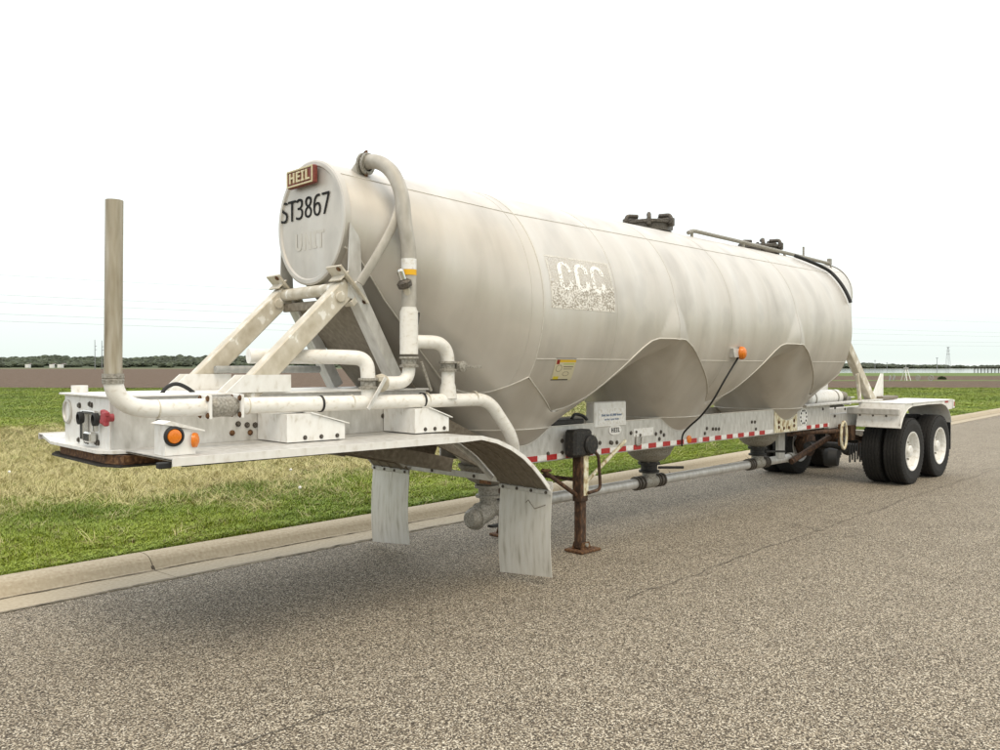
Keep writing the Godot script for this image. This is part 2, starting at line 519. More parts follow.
func straw_at(p: Vector3) -> float:      # 0 green grass, 1 dead straw
	var q := p - Vector3(0, 0, -1.12)
	var v := -(q.z + TURN * q.x)
	var n := gn.get_noise_2d(p.x * 3.0, p.z * 3.0) * 1.6 + gn.get_noise_2d(p.x * 14.0, p.z * 14.0) * 0.9
	var s := smoothstep(2.8, 6.2, v + n * 1.7) * (1.0 - smoothstep(17.0, 27.0, v + n * 5.0)) * (1.0 - smoothstep(26.0, 52.0, p.x + n * 8.0))
	return clampf(s + 0.25 * n * smoothstep(2.0, 6.0, v), 0.0, 1.0)

func verge_y(p: Vector3) -> float:
	var q := p - Vector3(0, 0, -1.12)
	var v := -(q.z + TURN * q.x)
	return lerpf(0.095, -0.03, smoothstep(1.5, 14.0, v)) + gn.get_noise_2d(p.x * 6.0, p.z * 6.0) * 0.05 * smoothstep(0.9, 2.5, v)

func ribbon(pts: PackedVector3Array, w: float, jag: float) -> SurfaceTool:
	var st := mk()
	var A := PackedVector3Array()
	var B := PackedVector3Array()
	for i in pts.size() - 1:
		var d := pts[i + 1] - pts[i]
		var n := int(max(2.0, d.length() / 0.06))
		var s := Vector3(-d.z, 0, d.x).normalized()
		for k in n:
			var p := pts[i] + d * (float(k) / n)
			var o := s * (gn.get_noise_2d(p.x * 40.0, p.z * 40.0) * jag + gn.get_noise_2d(p.x * 160.0 + 50.0, p.z * 160.0) * jag * 0.6)
			var ww := w * (0.55 + 0.75 * absf(gn.get_noise_2d(p.x * 220.0, p.z * 220.0 + 9.0)) * 2.0)
			A.append(p + o - s * ww * 0.5)
			B.append(p + o + s * ww * 0.5)
	for i in A.size() - 1:
		quadn(st, A[i], A[i + 1], B[i + 1], B[i], Vector3.UP, Vector3.UP, Vector3.UP, Vector3.UP)
	return st

func _ground() -> void:
	gn.seed = 11
	gn.frequency = 0.02
	gn.fractal_octaves = 3
	struct("ground", poly_sheet([fr(-3000, -6000), fr(-3000, 6000), fr(7000, 6000), fr(7000, -6000)], -0.35), M["far_land"], "flat open farmland stretching to the horizon")
	var road := struct("road", poly_sheet([rd(-90, 0.02), rd(320, 0.02), rd(320, -13), rd(-90, -13)], 0.0), M["chip_seal"], "worn brownish grey chip seal road with fine cracks")
	var y := 0.004
	for c in [
			[[232, 750], [262, 738], [300, 722], [330, 712], [362, 704]],
			[[625, 600], [700, 572], [760, 551], [820, 530], [880, 509], [940, 488], [1000, 467], [1060, 446]],
			[[638, 500], [700, 508], [770, 519], [820, 530], [880, 541], [960, 552], [1040, 562]],
			[[820, 530], [800, 524], [786, 527]]]:
		var pts := PackedVector3Array()
		for p in c:
			pts.append(pix(p[0], p[1], y))
		obj("crack", ribbon(pts, 0.009, 0.06), M["crack_tar"], road)
		y += 0.002
	# kerb and gutter, cast in three metre lengths
	var kerb := thing("kerb", Vector3.ZERO)
	meta(kerb, "tan concrete kerb with gutter pan along the grass verge", "kerb", "", "structure")
	var st := mk()
	var u0 := rd(1, 0) - rd(0, 0)
	var vv := rd(0, 1) - rd(0, 0)
	prism(st, v2([0.0, -0.25, 0.0, 0.006, 0.2, 0.0, 0.44, -0.006, 0.47, 0.008, 0.505, 0.042, 0.53, 0.07, 0.56, 0.092, 0.60, 0.107, 0.65, 0.115, 0.70, 0.118, 0.76, 0.115, 0.79, 0.105, 0.79, -0.25]), Vector3.ZERO, vv, Vector3.UP, 3.041)
	var first: MeshInstance3D = null
	var dirt: MeshInstance3D = null
	for i in range(-5, 24):
		var u := 3.05 + 3.05 * i
		if first == null:
			first = obj("kerb_section", st, M["concrete"], kerb, rd(u, 0))
			var s2 := mk()
			prism(s2, v2([0.01, -0.2, 0.01, 0.0, 0.44, -0.012, 0.53, 0.06, 0.60, 0.10, 0.70, 0.112, 0.78, 0.10, 0.78, -0.2]), Vector3.ZERO, vv, Vector3.UP, 0.03)
			dirt = obj("joint", s2, M["joint_dirt"], kerb, rd(u - 0.024, 0))
		else:
			again(first, rd(u, 0), kerb)
			again(dirt, rd(u - 0.024, 0), kerb)
	var line := PackedVector3Array()
	for i in 80:
		line.append(rd(-8 + i, 0.44, 0.002))
	obj("dirt_line", ribbon(line, 0.014, 0.02), M["joint_dirt"], kerb)
	var edge := PackedVector3Array()
	for i in 80:
		edge.append(rd(-8 + i, 0.012, 0.012))
	obj("dirt_line", ribbon(edge, 0.02, 0.03), M["crack_tar"], kerb)
	# the other side of the street, behind the camera
	var k2 := thing("kerb", Vector3.ZERO)
	meta(k2, "tan concrete kerb on the street side facing the trailer", "kerb", "", "structure")
	var far_side: MeshInstance3D = null
	for i in range(-8, 30):
		if far_side == null:
			var s3 := mk()
			prism(s3, v2([0.0, -0.25, 0.79, -0.25, 0.79, 0.006, 0.35, -0.006, 0.29, 0.04, 0.23, 0.095, 0.1, 0.118, 0.0, 0.105]), Vector3.ZERO, vv, Vector3.UP, 3.041)
			far_side = obj("kerb_section", s3, M["concrete"], k2, rd(3.05 * i, -13.78))
		else:
			again(far_side, rd(3.05 * i, -13.78), k2)
	struct("verge", poly_sheet([rd(-90, -13.78), rd(320, -13.78), rd(320, -120), rd(-90, -120)], 0.09), M["far_green"], "green verge on the street side facing the trailer")
	# the verge: soil under the grass
	var g := mk()
	var vs := [0.785, 1.0, 1.4, 2.0, 2.7, 3.5, 4.4, 5.4, 6.5, 7.8, 9.2, 11, 13, 15.5, 18.5, 22, 26, 31, 37, 45, 55, 70, 95, 130]
	var green := Color(1.6, 2.0, 1.0)
	var straw := Color(2.0, 1.8, 2.2)
	var us: Array = []
	for i in 132:
		us.append(-30.0 + i * (0.6 if i < 90 else 0.6) + max(0.0, i - 80.0) * 1.4)
	var grid: Array = []
	for u in us:
		var row: Array = []
		for v in vs:
			var p := rd(u, v)
			p.y = verge_y(p)
			row.append(p)
		grid.append(row)
	for i in us.size() - 1:
		for j in vs.size() - 1:
			var q: Array = [grid[i][j], grid[i + 1][j], grid[i + 1][j + 1], grid[i][j + 1]]
			for k in [0, 1, 2, 0, 2, 3]:
				g.set_color(green.lerp(straw, straw_at(q[k])))
				g.set_normal(Vector3.UP)
				g.add_vertex(q[k])
	M["verge_soil"].vertex_color_use_as_albedo = true
	struct("verge", g, M["verge_soil"], "grassy roadside verge behind the kerb")
	# fields beyond the verge, edges across the view
	struct("ploughed_field", poly_sheet([fr(72, -260), fr(72, 18), fr(300, 75), fr(800, 200), fr(800, -1500), fr(300, -700)], 0.03), M["plough_soil"], "wide brown ploughed field below the wooded hills")
	struct("ploughed_field", poly_sheet([fr(72, 19), fr(72, 50), fr(107, 75), fr(107, 27)], 0.03), M["plough_soil"], "brown ploughed strip bordering the green verge behind the trailer's rear")
	struct("grass_strip", poly_sheet([fr(107.2, 27), fr(107.2, 75), fr(114, 80), fr(114, 29)], 0.035), M["far_green"], "thin green strip between two ploughed strips")
	struct("ploughed_field", poly_sheet([fr(114.2, 29), fr(114.2, 80), fr(168, 118), fr(168, 42)], 0.03), M["plough_soil"], "brown ploughed strip with sprinkler frame standing on it")
	struct("grass_strip", poly_sheet([fr(168.3, 42), fr(168.3, 118), fr(252, 180), fr(252, 64)], 0.035), M["far_green"], "green meadow strip along the near shore of the lake")
	var w := struct("lake", poly_sheet([fr(252.5, 64), fr(252.5, 200), fr(900, 800), fr(900, 215)], 0.02), M["water"], "pale lake mirroring the white sky in front of distant trees")
	w.set_meta("category", "water")

# ---------------------------------------------------------------- far country
func blob() -> SurfaceTool:       # a crown seen from a kilometre off
	var st := mk()
	var n := 7
	var rings: Array = []
	for i in n + 1:
		var a := PI * i / n
		var row: Array = []
		for k in 9:
			var b := TAU * k / 9
			var r := 0.5 * (1.0 + rng.randf_range(-0.22, 0.22))
			row.append(Vector3(sin(a) * cos(b) * r, cos(a) * r * 0.85 + 0.42, sin(a) * sin(b) * r))
		rings.append(row)
	for i in n:
		for k in 9:
			var j := (k + 1) % 9
			flat(st, rings[i][k], rings[i][j], rings[i + 1][j], rings[i + 1][k], Vector3(0, 0.42, 0))
	return st

func scatter(called: String, mesh: Mesh, m: Material, xf: Array, cols: Array, label: String, category: String) -> MultiMeshInstance3D:
	var mm := MultiMesh.new()
	mm.transform_format = MultiMesh.TRANSFORM_3D
	mm.use_colors = true
	mm.mesh = mesh
	mm.instance_count = xf.size()
	for i in xf.size():
		mm.set_instance_transform(i, xf[i])
		mm.set_instance_color(i, cols[i])
	var o := MultiMeshInstance3D.new()
	o.multimesh = mm
	o.material_override = m
	o.name = numbered(called)
	add_child(o)
	meta(o, label, category, "", "stuff")
	return o

func ridge_height(r: float) -> float:
	return 21.0 + gn.get_noise_2d(r * 0.12, 4.0) * 16.0 + gn.get_noise_2d(r * 0.5, 40.0) * 5.0

func _far_country() -> void:
	# wooded hills on the left, 2.4 km off
	var st := mk()
	var rows := [[1900.0, 0.0], [2100.0, 0.35], [2300.0, 0.8], [2450.0, 1.0], [2800.0, 0.7], [3400.0, 0.0]]
	var rs: Array = []
	for i in 120:
		rs.append(-2100.0 + i * 24.0)
	for i in rs.size() - 1:
		for j in rows.size() - 1:
			var q: Array = []
			for c in [[i, j], [i + 1, j], [i + 1, j + 1], [i, j + 1]]:
				q.append(fr(rows[c[1]][0], rs[c[0]], ridge_height(rs[c[0]]) * rows[c[1]][1] - 0.3))
			var nn: Vector3 = (q[1] - q[0]).cross(q[3] - q[0]).normalized()
			if nn.y < 0: nn = -nn
			quadn(st, q[0], q[1], q[2], q[3], nn, nn, nn, nn)
	struct("hills", st, M["wood_green"], "low wooded hills along the horizon beyond the ploughed field")
	var tree := blob().commit()
	var xf: Array = []
	var cols: Array = []
	for i in 5200:
		var f := rng.randf_range(1920.0, 2480.0)
		var r := rng.randf_range(-2000.0, 700.0)
		if gn.get_noise_2d(r * 0.35, f * 0.5) < -0.08 and f < 2330.0:
			continue
		var t := clampf((f - 1900.0) / 550.0, 0.0, 1.0)
		var h := ridge_height(r) * t - 1.0
		var s := rng.randf_range(9.0, 17.0)
		xf.append(Transform3D(Basis(Vector3.UP, rng.randf() * TAU).scaled(Vector3(s * 1.5, s, s * 1.5)), fr(f, r, h)))
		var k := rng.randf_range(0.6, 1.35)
		cols.append(Color(0.062 * k, 0.076 * k, 0.046 * k))  # leaf green greyed a little, haze put into the colour
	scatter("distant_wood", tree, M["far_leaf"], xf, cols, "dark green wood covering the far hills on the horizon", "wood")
	xf = []
	cols = []
	for i in 900:
		var r := rng.randf_range(330.0, 1150.0)
		var f := rng.randf_range(1250.0, 1330.0)
		var thin: float = 1.0 - smoothstep(0.42, 0.50, r / f) * 0.55
		var s := rng.randf_range(8.5, 18.0) * thin * (0.8 + 0.5 * gn.get_noise_2d(r * 0.3, 77.0))
		xf.append(Transform3D(Basis(Vector3.UP, rng.randf() * TAU).scaled(Vector3(s * 1.6, s, s * 1.6)), fr(f, r, -0.5)))
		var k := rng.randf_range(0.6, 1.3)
		cols.append(Color(0.066 * k, 0.080 * k, 0.054 * k))  # shore crowns greyed as well in place of haze
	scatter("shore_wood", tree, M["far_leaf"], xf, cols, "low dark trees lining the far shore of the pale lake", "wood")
	# farm houses on the hillside
	for a in [[1890.0, 60.5, 13.0, "white farmhouse under a dark roof on the hillside"], [1880.0, 52.0, 8.0, "small white shed next to the hillside farmhouse"], [1910.0, 28.0, 10.0, "lone white barn at the foot of the wooded hills"]]:
		var r: float = (a[1] - 500.0) / FOCAL * a[0]
		var hs := thing("farm_house", fr(a[0], r, 4.0), deg_to_rad(YAW))
		meta(hs, a[3], "house", "farm buildings under the hills")
		var w := mk()
		box(w, Vector3(0, 0, 0), Vector3(a[2], 8.0, 8.0))
		obj("wall", w, M["wall_far"], hs)
		var rf := mk()
		prism(rf, v2([-4.6, 4.0, 4.6, 4.0, 0.0, 6.6]), Vector3(a[2] * 0.5 + 0.4, 0, 0), Vector3(0, 0, 1), Vector3.UP, -(a[2] + 0.8))
		obj("roof", rf, M["roof_far"], hs)
	# poles of a transmission line
	for a in [[560.0, 95.0, 20.5], [560.0, 102.0, 20.0]]:
		var r: float = (a[1] - 500.0) / FOCAL * a[0]
		var pl := thing("transmission_pole", fr(a[0], r), deg_to_rad(YAW))
		meta(pl, "slim grey transmission pole with short crossarms beyond the ploughed field", "pole", "paired poles beyond the field")
		var s := mk()
		tube(s, PackedVector3Array([Vector3(0, -0.5, 0), Vector3(0, a[2], 0)]), 0.32, 8, true, 1.0, 0.18)
		obj("mast", s, M["steel_far"], pl)
		for h in [0.78, 0.66]:
			var s2 := mk()
			bar(s2, Vector3(0, a[2] * h, 0), Vector3(2.4, a[2] * h + 0.3, 0), 0.3, 0.3)
			obj("crossarm", s2, M["steel_far"], pl)
	var pylon := thing("lattice_pylon", fr(900.0, (948.0 - 500.0) / FOCAL * 900.0), deg_to_rad(YAW))
	meta(pylon, "tall lattice pylon with three crossarms above the lake's far shore", "pylon")
	var s := mk()
	for k in 4:
		var dx := -1.0 if k % 2 == 0 else 1.0
		var dz := -1.0 if k < 2 else 1.0
		bar(s, Vector3(dx * 2.2, 0, dz * 2.2), Vector3(dx * 0.4, 24, dz * 0.4), 0.16, 0.16)
	for i in 7:
		var h0 := i * 3.4
		var w0 := 2.2 - 1.8 * h0 / 24.0
		var w1: float = 2.2 - 1.8 * (h0 + 3.4) / 24.0
		for dz in [-1.0, 1.0]:
			bar(s, Vector3(-w0, h0, dz * w0), Vector3(w1, h0 + 3.4, dz * w1), 0.07, 0.07)
			bar(s, Vector3(w0, h0, dz * w0), Vector3(-w1, h0 + 3.4, dz * w1), 0.07, 0.07)
	obj("lattice", s, M["steel_far"], pylon)
	for h in [16.0, 20.0, 23.6]:
		var s2 := mk()
		bar(s2, Vector3(-3.4, h, 0), Vector3(3.4, h, 0), 0.3, 0.5)
		obj("crossarm", s2, M["steel_far"], pylon)
	for a in [[937.0, 700.0, 9.5, "thin light mast standing beside the lattice pylon"], [875.0, 900.0, 9.0, "thin far mast rising from the trees behind the trailer's rear strut"], [887.0, 900.0, 6.5, "short far mast with crossbar above the shore trees"]]:
		var pl := thing("light_mast", fr(a[1], (a[0] - 500.0) / FOCAL * a[1]), deg_to_rad(YAW))
		meta(pl, a[3], "mast")
		var s3 := mk()
		tube(s3, PackedVector3Array([Vector3(0, -0.3, 0), Vector3(0, a[2], 0)]), 0.3, 8, true, 1.0, 0.2)
		obj("mast", s3, M["steel_far"], pl)
		var s4 := mk()
		box(s4, Vector3(0, a[2], 0), Vector3(2.6, 0.5, 0.5))
		obj("lamp_bar", s4, M["steel_far"], pl)
	# overhead wires, strung past the scene, and the poles that carry them outside the frame
	var ends := [[205.0, -205.0], [560.0, 470.0]]
	for a in [[28.0, 0.0], [22.4, 2.0], [20.0, -2.0], [16.8, 2.0], [14.6, -2.0]]:
		var pts := PackedVector3Array()
		for i in 41:
			var t := i / 40.0
			var sag: float = -4.0 * 3.2 * t * (1.0 - t)
			pts.append(fr(lerpf(ends[0][0], ends[1][0], t) + a[1], lerpf(ends[0][1], ends[1][1], t), a[0] + sag + 1.5))
		var s5 := mk()
		tube(s5, pts, 0.028, 5)
		var wv := obj("power_line", s5, M["wire"])
		meta(wv, "thin overhead power line crossing the pale sky", "power line", "overhead power lines")
	for e in ends:
		var pl := thing("line_pole", fr(e[0], e[1]), deg_to_rad(YAW))
		meta(pl, "tall grey pole carrying the overhead power lines", "pole", "poles of the overhead line")
		var s6 := mk()
		tube(s6, PackedVector3Array([Vector3(0, -0.3, 0), Vector3(0, 30, 0)]), 0.4, 8, true, 1.0, 0.2)
		obj("mast", s6, M["steel_far"], pl)
		for h in [29.5, 23.9, 21.5, 18.3, 16.1]:
			var s7 := mk()
			bar(s7, Vector3(0, h, -2.3), Vector3(0, h, 2.3), 0.25, 0.25)
			obj("crossarm", s7, M["steel_far"], pl)
	# things on the ploughed strip
	var f := 109.5
	var sp := thing("sprinkler_frame", fr(f, (906.0 - 500.0) / FOCAL * f, 0.03), deg_to_rad(YAW))
	meta(sp, "white a-frame irrigation stand with a box at its top on ploughed strip", "irrigation frame")
	for sx in [-1.0, 1.0]:
		for dz in [-0.25, 0.25]:
			var s8 := mk()
			bar(s8, Vector3(sx * 0.78, 0, dz), Vector3(sx * 0.1, 1.55, dz * 0.5), 0.07, 0.07)
			obj("leg", s8, M["white_paint"], sp)
	var s9 := mk()
	box(s9, Vector3(0, 1.62, 0), Vector3(0.34, 0.34, 0.5))
	rod(s9, Vector3(0, 1.75, 0), Vector3(0, 2.0, 0), 0.05)
	obj("gear_box", s9, M["galvanised"], sp)
	s9 = mk()
	bar(s9, Vector3(-0.4, 0.75, 0), Vector3(0.4, 0.75, 0), 0.06, 0.06)
	obj("crossbar", s9, M["white_paint"], sp)
	for a in [[890.0, 106.0, "low pipe joint lying left of the sprinkler frame"], [894.0, 112.0, ""], [918.0, 111.0, ""], [931.0, 108.0, ""]]:
		var wl := thing("irrigation_wheel", fr(a[1], (a[0] - 500.0) / FOCAL * a[1], 0.03), deg_to_rad(YAW + a[0]))
		meta(wl, "small grey spoked wheel of the irrigation pipe on ploughed strip", "wheel", "irrigation wheels on the ploughed strip")
		var sw := mk()
		var ring := PackedVector3Array()
		for k in 21:
			ring.append(Vector3(cos(TAU * k / 20) * 0.36, 0.38 + sin(TAU * k / 20) * 0.36, 0))
		tube(sw, ring, 0.03, 6, false)
		obj("rim", sw, M["galvanised"], wl)
		for k in 3:
			var sk := mk()
			var d := Vector3(cos(PI * k / 3), sin(PI * k / 3), 0) * 0.35
			rod(sk, Vector3(0, 0.38, 0) - d, Vector3(0, 0.38, 0) + d, 0.018, 6)
			obj("spoke", sk, M["galvanised"], wl)
	# the round bush
	f = 120.0
	var bu := thing("bush", fr(f, (942.0 - 500.0) / FOCAL * f, 0.03))
	meta(bu, "dark round bush alone on the ploughed strip", "bush")
	var sb := mk()
	for i in 900:
		var d := Vector3(rng.randfn(), absf(rng.randfn()) * 0.6, rng.randfn()).normalized() * rng.randf_range(0.4, 0.72)
		d.y = absf(d.y) * 0.9
		var c := d * Vector3(0.85, 0.75, 0.85)
		var x := Vector3(rng.randfn(), rng.randfn(), rng.randfn()).normalized() * 0.09
		var yv := x.cross(Vector3(rng.randfn(), rng.randfn(), rng.randfn())).normalized() * 0.06
		flat(sb, c - x, c - yv, c + x, c + yv, Vector3.ZERO)
	obj("foliage", sb, M["wood_green"], bu)
	var sbt := mk()
	tube(sbt, PackedVector3Array([Vector3.ZERO, Vector3(0.02, 0.5, 0)]), 0.05, 6, true, 1.0, 0.02)
	obj("stem", sbt, M["rusty_steel"], bu)
	# open shed on the shore
	f = 245.0
	var sh := thing("open_shelter", fr(f, (990.0 - 500.0) / FOCAL * f), deg_to_rad(YAW))
	meta(sh, "long low flat-roofed open shelter on posts at the lake shore", "shelter")
	for k in 9:
		var s10 := mk()
		rod(s10, Vector3(-6.0 + k * 1.75, 0, 0), Vector3(-6.0 + k * 1.75, 1.75, 0), 0.11, 6)
		obj("post", s10, M["roof_far"], sh)
	var s11 := mk()
	box(s11, Vector3(1.0, 1.85, 0), Vector3(14.6, 0.1, 3.0))
	obj("roof", s11, M["roof_far"], sh)

# ---------------------------------------------------------------- the tank's shape
const XF := 3.61      # front head
const XS := 5.17      # where the full barrel begins
const XR := 11.60     # and ends
const XE := 13.16     # rear head
const RB := 1.13
const YB := 2.38
const RH := 0.49
const YH := 3.03
const PHT := 1.9804   # angle from the top at which the lower seam runs
const OUT := [5.60, 8.33, 11.04]     # outlets
const MID := [7.18, 9.91]            # joints between the hoppers
const FRONT_LINE := [[3.61, 2.80], [3.70, 2.76], [3.84, 2.59], [4.0, 2.40], [4.17, 2.23], [4.41, 1.99], [4.66, 1.755], [4.80, 1.655], [4.90, 1.625], [4.98, 1.645], [5.07, 1.70], [5.17, 1.775]]
const ARCH := [[-1.365, 1.44], [-1.2, 1.475], [-1.036, 1.572], [-0.83, 1.775], [-0.62, 1.962], [-0.50, 2.055], [-0.38, 2.122], [-0.26, 2.147], [-0.08, 2.156], [0.07, 2.155], [0.18, 2.148], [0.28, 2.12], [0.38, 2.075], [0.48, 2.015], [0.63, 1.915], [0.92, 1.735], [1.17, 1.575], [1.3, 1.485], [1.365, 1.44]]

func pz(px: float, py: float, z: float) -> Vector3:    # a photo pixel on an upright plane along the trailer
	var d: Vector3 = view_dir() + right_dir() * ((px - 500.0) / FOCAL) + Vector3.UP * ((HORIZON - py) / FOCAL)
	return CAM + d * ((z - CAM.z) / d.z)

func px_(px: float, py: float, x: float) -> Vector3:   # a photo pixel on an upright plane across the trailer
	var d: Vector3 = view_dir() + right_dir() * ((px - 500.0) / FOCAL) + Vector3.UP * ((HORIZON - py) / FOCAL)
	return CAM + d * ((x - CAM.x) / d.x)

func sec(x: float) -> Vector2:      # height of the centre and radius
	var t := 0.0
	if x < XS: t = (XS - x) / (XS - XF)
	elif x > XR: t = (x - XR) / (XE - XR)
	return Vector2(lerpf(YB, YH, t), lerpf(RB, RH, t))

func fold(x: float, y: float) -> float:    # pressed folds above the joints of the hoppers
	var d := 0.0
	for m in MID:
		var w: float = 0.30 * (1.0 - (y - 2.1) / 0.50)
		if w > 0.01 and y > 1.9:
			var a: float = absf(x - m) / w
			if a < 1.0:
				d = maxf(d, 0.065 * (1.0 - a) * smoothstep(0.0, 0.25, w))
	return d

func shell(x: float, s: float, out := 0.0) -> Array:     # point and normal on the near flank, s along the girth from the top
	var c := sec(x)
	var a: float = s / RB
	var n := Vector3(0, cos(a), sin(a))
	var p := Vector3(x, c.x + c.y * cos(a), c.y * sin(a))
	p += n * (fold(x, p.y) + out)
	var nn := n
	if x < XS: nn = (n + Vector3(-(RB - RH) / (XS - XF) + n.y * (YH - YB) / (XS - XF), 0, 0) * 1.0).normalized()
	elif x > XR: nn = (n + Vector3((RB - RH) / (XE - XR) - n.y * (YH - YB) / (XE - XR), 0, 0)).normalized()
	return [p, nn]

func bent(x: float, s: float) -> Array:      # shell() with the normal of the pressed folds
	var q := shell(x, s)
	if x < XS or x > XR or q[0].y < 1.9 or q[0].y > 2.75: return q
	var n: Vector3 = (shell(x + 0.02, s)[0] - shell(x - 0.02, s)[0]).cross(shell(x, s + 0.02)[0] - shell(x, s - 0.02)[0]).normalized()
	if n.dot(q[1]) < 0.0: n = -n
	return [q[0], n]

func table(t: Array, x: float) -> float:
	if x <= t[0][0]: return t[0][1]
	for i in t.size() - 1:
		if x <= t[i + 1][0]:
			return lerpf(t[i][1], t[i + 1][1], (x - t[i][0]) / (t[i + 1][0] - t[i][0]))
	return t[-1][1]

func hem_y(x: float) -> float:       # height at which the flank ends and a hopper begins
	if x < XS: return table(FRONT_LINE, x)
	if x > XR: return table(FRONT_LINE, XS - (x - XR) * (XS - XF) / (XE - XR))
	if x < MID[0] - 1.365: return lerpf(1.775, 1.44, pow((x - XS) / (MID[0] - 1.365 - XS), 0.92))
	if x > MID[1] + 1.365: return lerpf(1.44, 1.775, pow((x - MID[1] - 1.365) / (XR - MID[1] - 1.365), 1.0))
	return table(ARCH, x - (MID[0] if x < (MID[0] + MID[1]) * 0.5 else MID[1]))

func girth_end(x: float) -> float:
	var c := sec(x)
	return acos(clampf((hem_y(x) - c.x) / c.y, -1.0, 1.0)) * RB

func flip(p: Vector3) -> Vector3:
	return Vector3(p.x, p.y, -p.z)

func _tank() -> void:
	var al: Material = M["aluminium"]
	var st := mk()
	var xs: Array = []
	var n := 300
	for i in n + 1:
		xs.append(lerpf(XF, XE, float(i) / n))
	for q in [XS, XR, MID[0], MID[1], MID[0] - 0.34, MID[0] + 0.34, MID[1] - 0.34, MID[1] + 0.34, MID[0] - 1.365, MID[0] + 1.365, MID[1] + 1.365]:
		xs.append(q)
	xs.sort()
	var cols: Array = []
	var ends: Array = []
	var rows := 80
	for x in xs:
		var e := girth_end(x)
		ends.append(e)
		var col: Array = []
		for k in rows + 1:
			col.append(bent(x, minf(e, (PI * RB) * k / rows)))
		col.append(bent(x, e))
		cols.append(col)
	for i in xs.size() - 1:
		if xs[i + 1] - xs[i] < 1e-4: continue
		for k in rows + 1:
			var a: Array = cols[i][k]
			var b: Array = cols[i + 1][k]
			var c: Array = cols[i + 1][k + 1]
			var d: Array = cols[i][k + 1]
			var na: Vector3 = a[1]
			var nb: Vector3 = b[1]
			var nc: Vector3 = c[1]
			var nd: Vector3 = d[1]
			quadn(st, a[0], b[0], c[0], d[0], na, nb, nc, nd)
			quadn(st, flip(a[0]), flip(b[0]), flip(c[0]), flip(d[0]), flip(na), flip(nb), flip(nc), flip(nd))
	# flat ends
	for side in [0, xs.size() - 1]:
		var nrm := Vector3(-1, 0, 0) if side == 0 else Vector3(1, 0, 0)
		var ctr := Vector3(xs[side], YH, 0)
		for k in rows + 1:
			var a: Vector3 = cols[side][k][0]
			var b: Vector3 = cols[side][k + 1][0]
			trin(st, ctr, a, b, nrm, nrm, nrm)
			trin(st, ctr, flip(a), flip(b), nrm, nrm, nrm)
		var last: Vector3 = cols[side][rows + 1][0]
		trin(st, ctr, last, flip(last), nrm, nrm, nrm)
	var tank := obj("tank", st, al, trailer)
	tank.set_meta("label", "streaked bare aluminium pneumatic tank with three hoppers")
	# hoppers: sheets drawn from the hem of the flanks down to round outlets
	for h in 3:
		var loop := PackedVector3Array()
		var x0: float = XF if h == 0 else MID[h - 1]
		var x1: float = XE if h == 2 else MID[h]
		for k in 61:                       # near hem, rear to front
			var x := lerpf(x1, x0, k / 60.0)
			loop.append(shell(x, girth_end(x))[0])
		_close_end(loop, x0, h == 0)
		for k in 61:
			var x := lerpf(x0, x1, k / 60.0)
			loop.append(flip(shell(x, girth_end(x))[0]))
		_close_end(loop, x1, h == 2)
		var oc := Vector3(OUT[h], 0, 0)
		var m := 26
		var cnt := loop.size()
		var grid: Array = []
		for k in cnt:
			var L := loop[k]
			var a := atan2(L.z, L.x - OUT[h])
			var dir := Vector3(cos(a), 0, sin(a))
			var low := oc + dir * 0.14 + Vector3.UP * 0.79
			var mid := oc + dir * minf(0.609, Vector2(L.x - OUT[h], L.z).length() - 0.02) + Vector3.UP * 1.28
			var col: Array = []
			for j in m + 1:
				if j <= 8: col.append(low.lerp(mid, j / 8.0))
				else:
					var t := (j - 8.0) / (m - 8.0)
					var p := mid.lerp(L, t)
					p.y += 0.10 * sin(PI * t) * smoothstep(1.7, 2.1, L.y) * smoothstep(0.3, 1.0, t)
					col.append(p)
			grid.append(col)
		for j in range(9, m):                # iron out the corners, more so lower down
			var orig := PackedVector3Array()
			for k in cnt: orig.append(grid[k][j])
			for pass_ in (m - j) * 2:
				var row := PackedVector3Array()
				for k in cnt:
					row.append((grid[(k + cnt - 1) % cnt][j] + grid[k][j] * 2.0 + grid[(k + 1) % cnt][j]) * 0.25)
				for k in cnt:
					grid[k][j] = row[k]
			for k in cnt:
				grid[k][j] = orig[k].lerp(grid[k][j], clampf((j - 8.0) / 7.0, 0.0, 1.0))
		var sh := mk()
		for k in cnt:
			for j in m:
				var q: Array = []
				for c in [[k, j], [k + 1, j], [k + 1, j + 1], [k, j + 1]]:
					var kk: int = c[0] % cnt
					var du: Vector3 = grid[(kk + 4) % cnt][c[1]] - grid[(kk + cnt - 4) % cnt][c[1]]
					var j0: int = maxi(c[1] - 1, 8 if j >= 8 else 0)
					var j1: int = mini(c[1] + 1, m if j >= 8 else 8)
					var dv: Vector3 = grid[kk][j1] - grid[kk][j0]
					var nn := du.cross(dv).normalized()
					if nn.y > 0.0: nn = -nn
					q.append([grid[kk][c[1]], nn])
				quadn(sh, q[0][0], q[1][0], q[2][0], q[3][0], q[0][1], q[1][1], q[2][1], q[3][1])
		var hop := obj("hopper", sh, al, trailer)
		# ring weld round the hopper
		var ring := PackedVector3Array()
		for k in 97:
			ring.append(oc + Vector3(cos(TAU * k / 96) * 0.611, 1.28, sin(TAU * k / 96) * 0.611))
		var sr := mk()
		tube(sr, ring, 0.007, 6, false)
		obj("weld_seam", sr, M["bead"], hop)
		# outlet bowl, collar and valve
		var o := Vector3(OUT[h], 0, 0)
		var sb := mk()
		lathe(sb, o, Vector3.UP, [[0.10, 0.70], [0.19, 0.745], [0.255, 0.80], [0.285, 0.87], [0.30, 0.885], [0.30, 0.905], [0.25, 0.91]], 32)
		obj("outlet_bowl", sb, M["cast_metal"], hop)
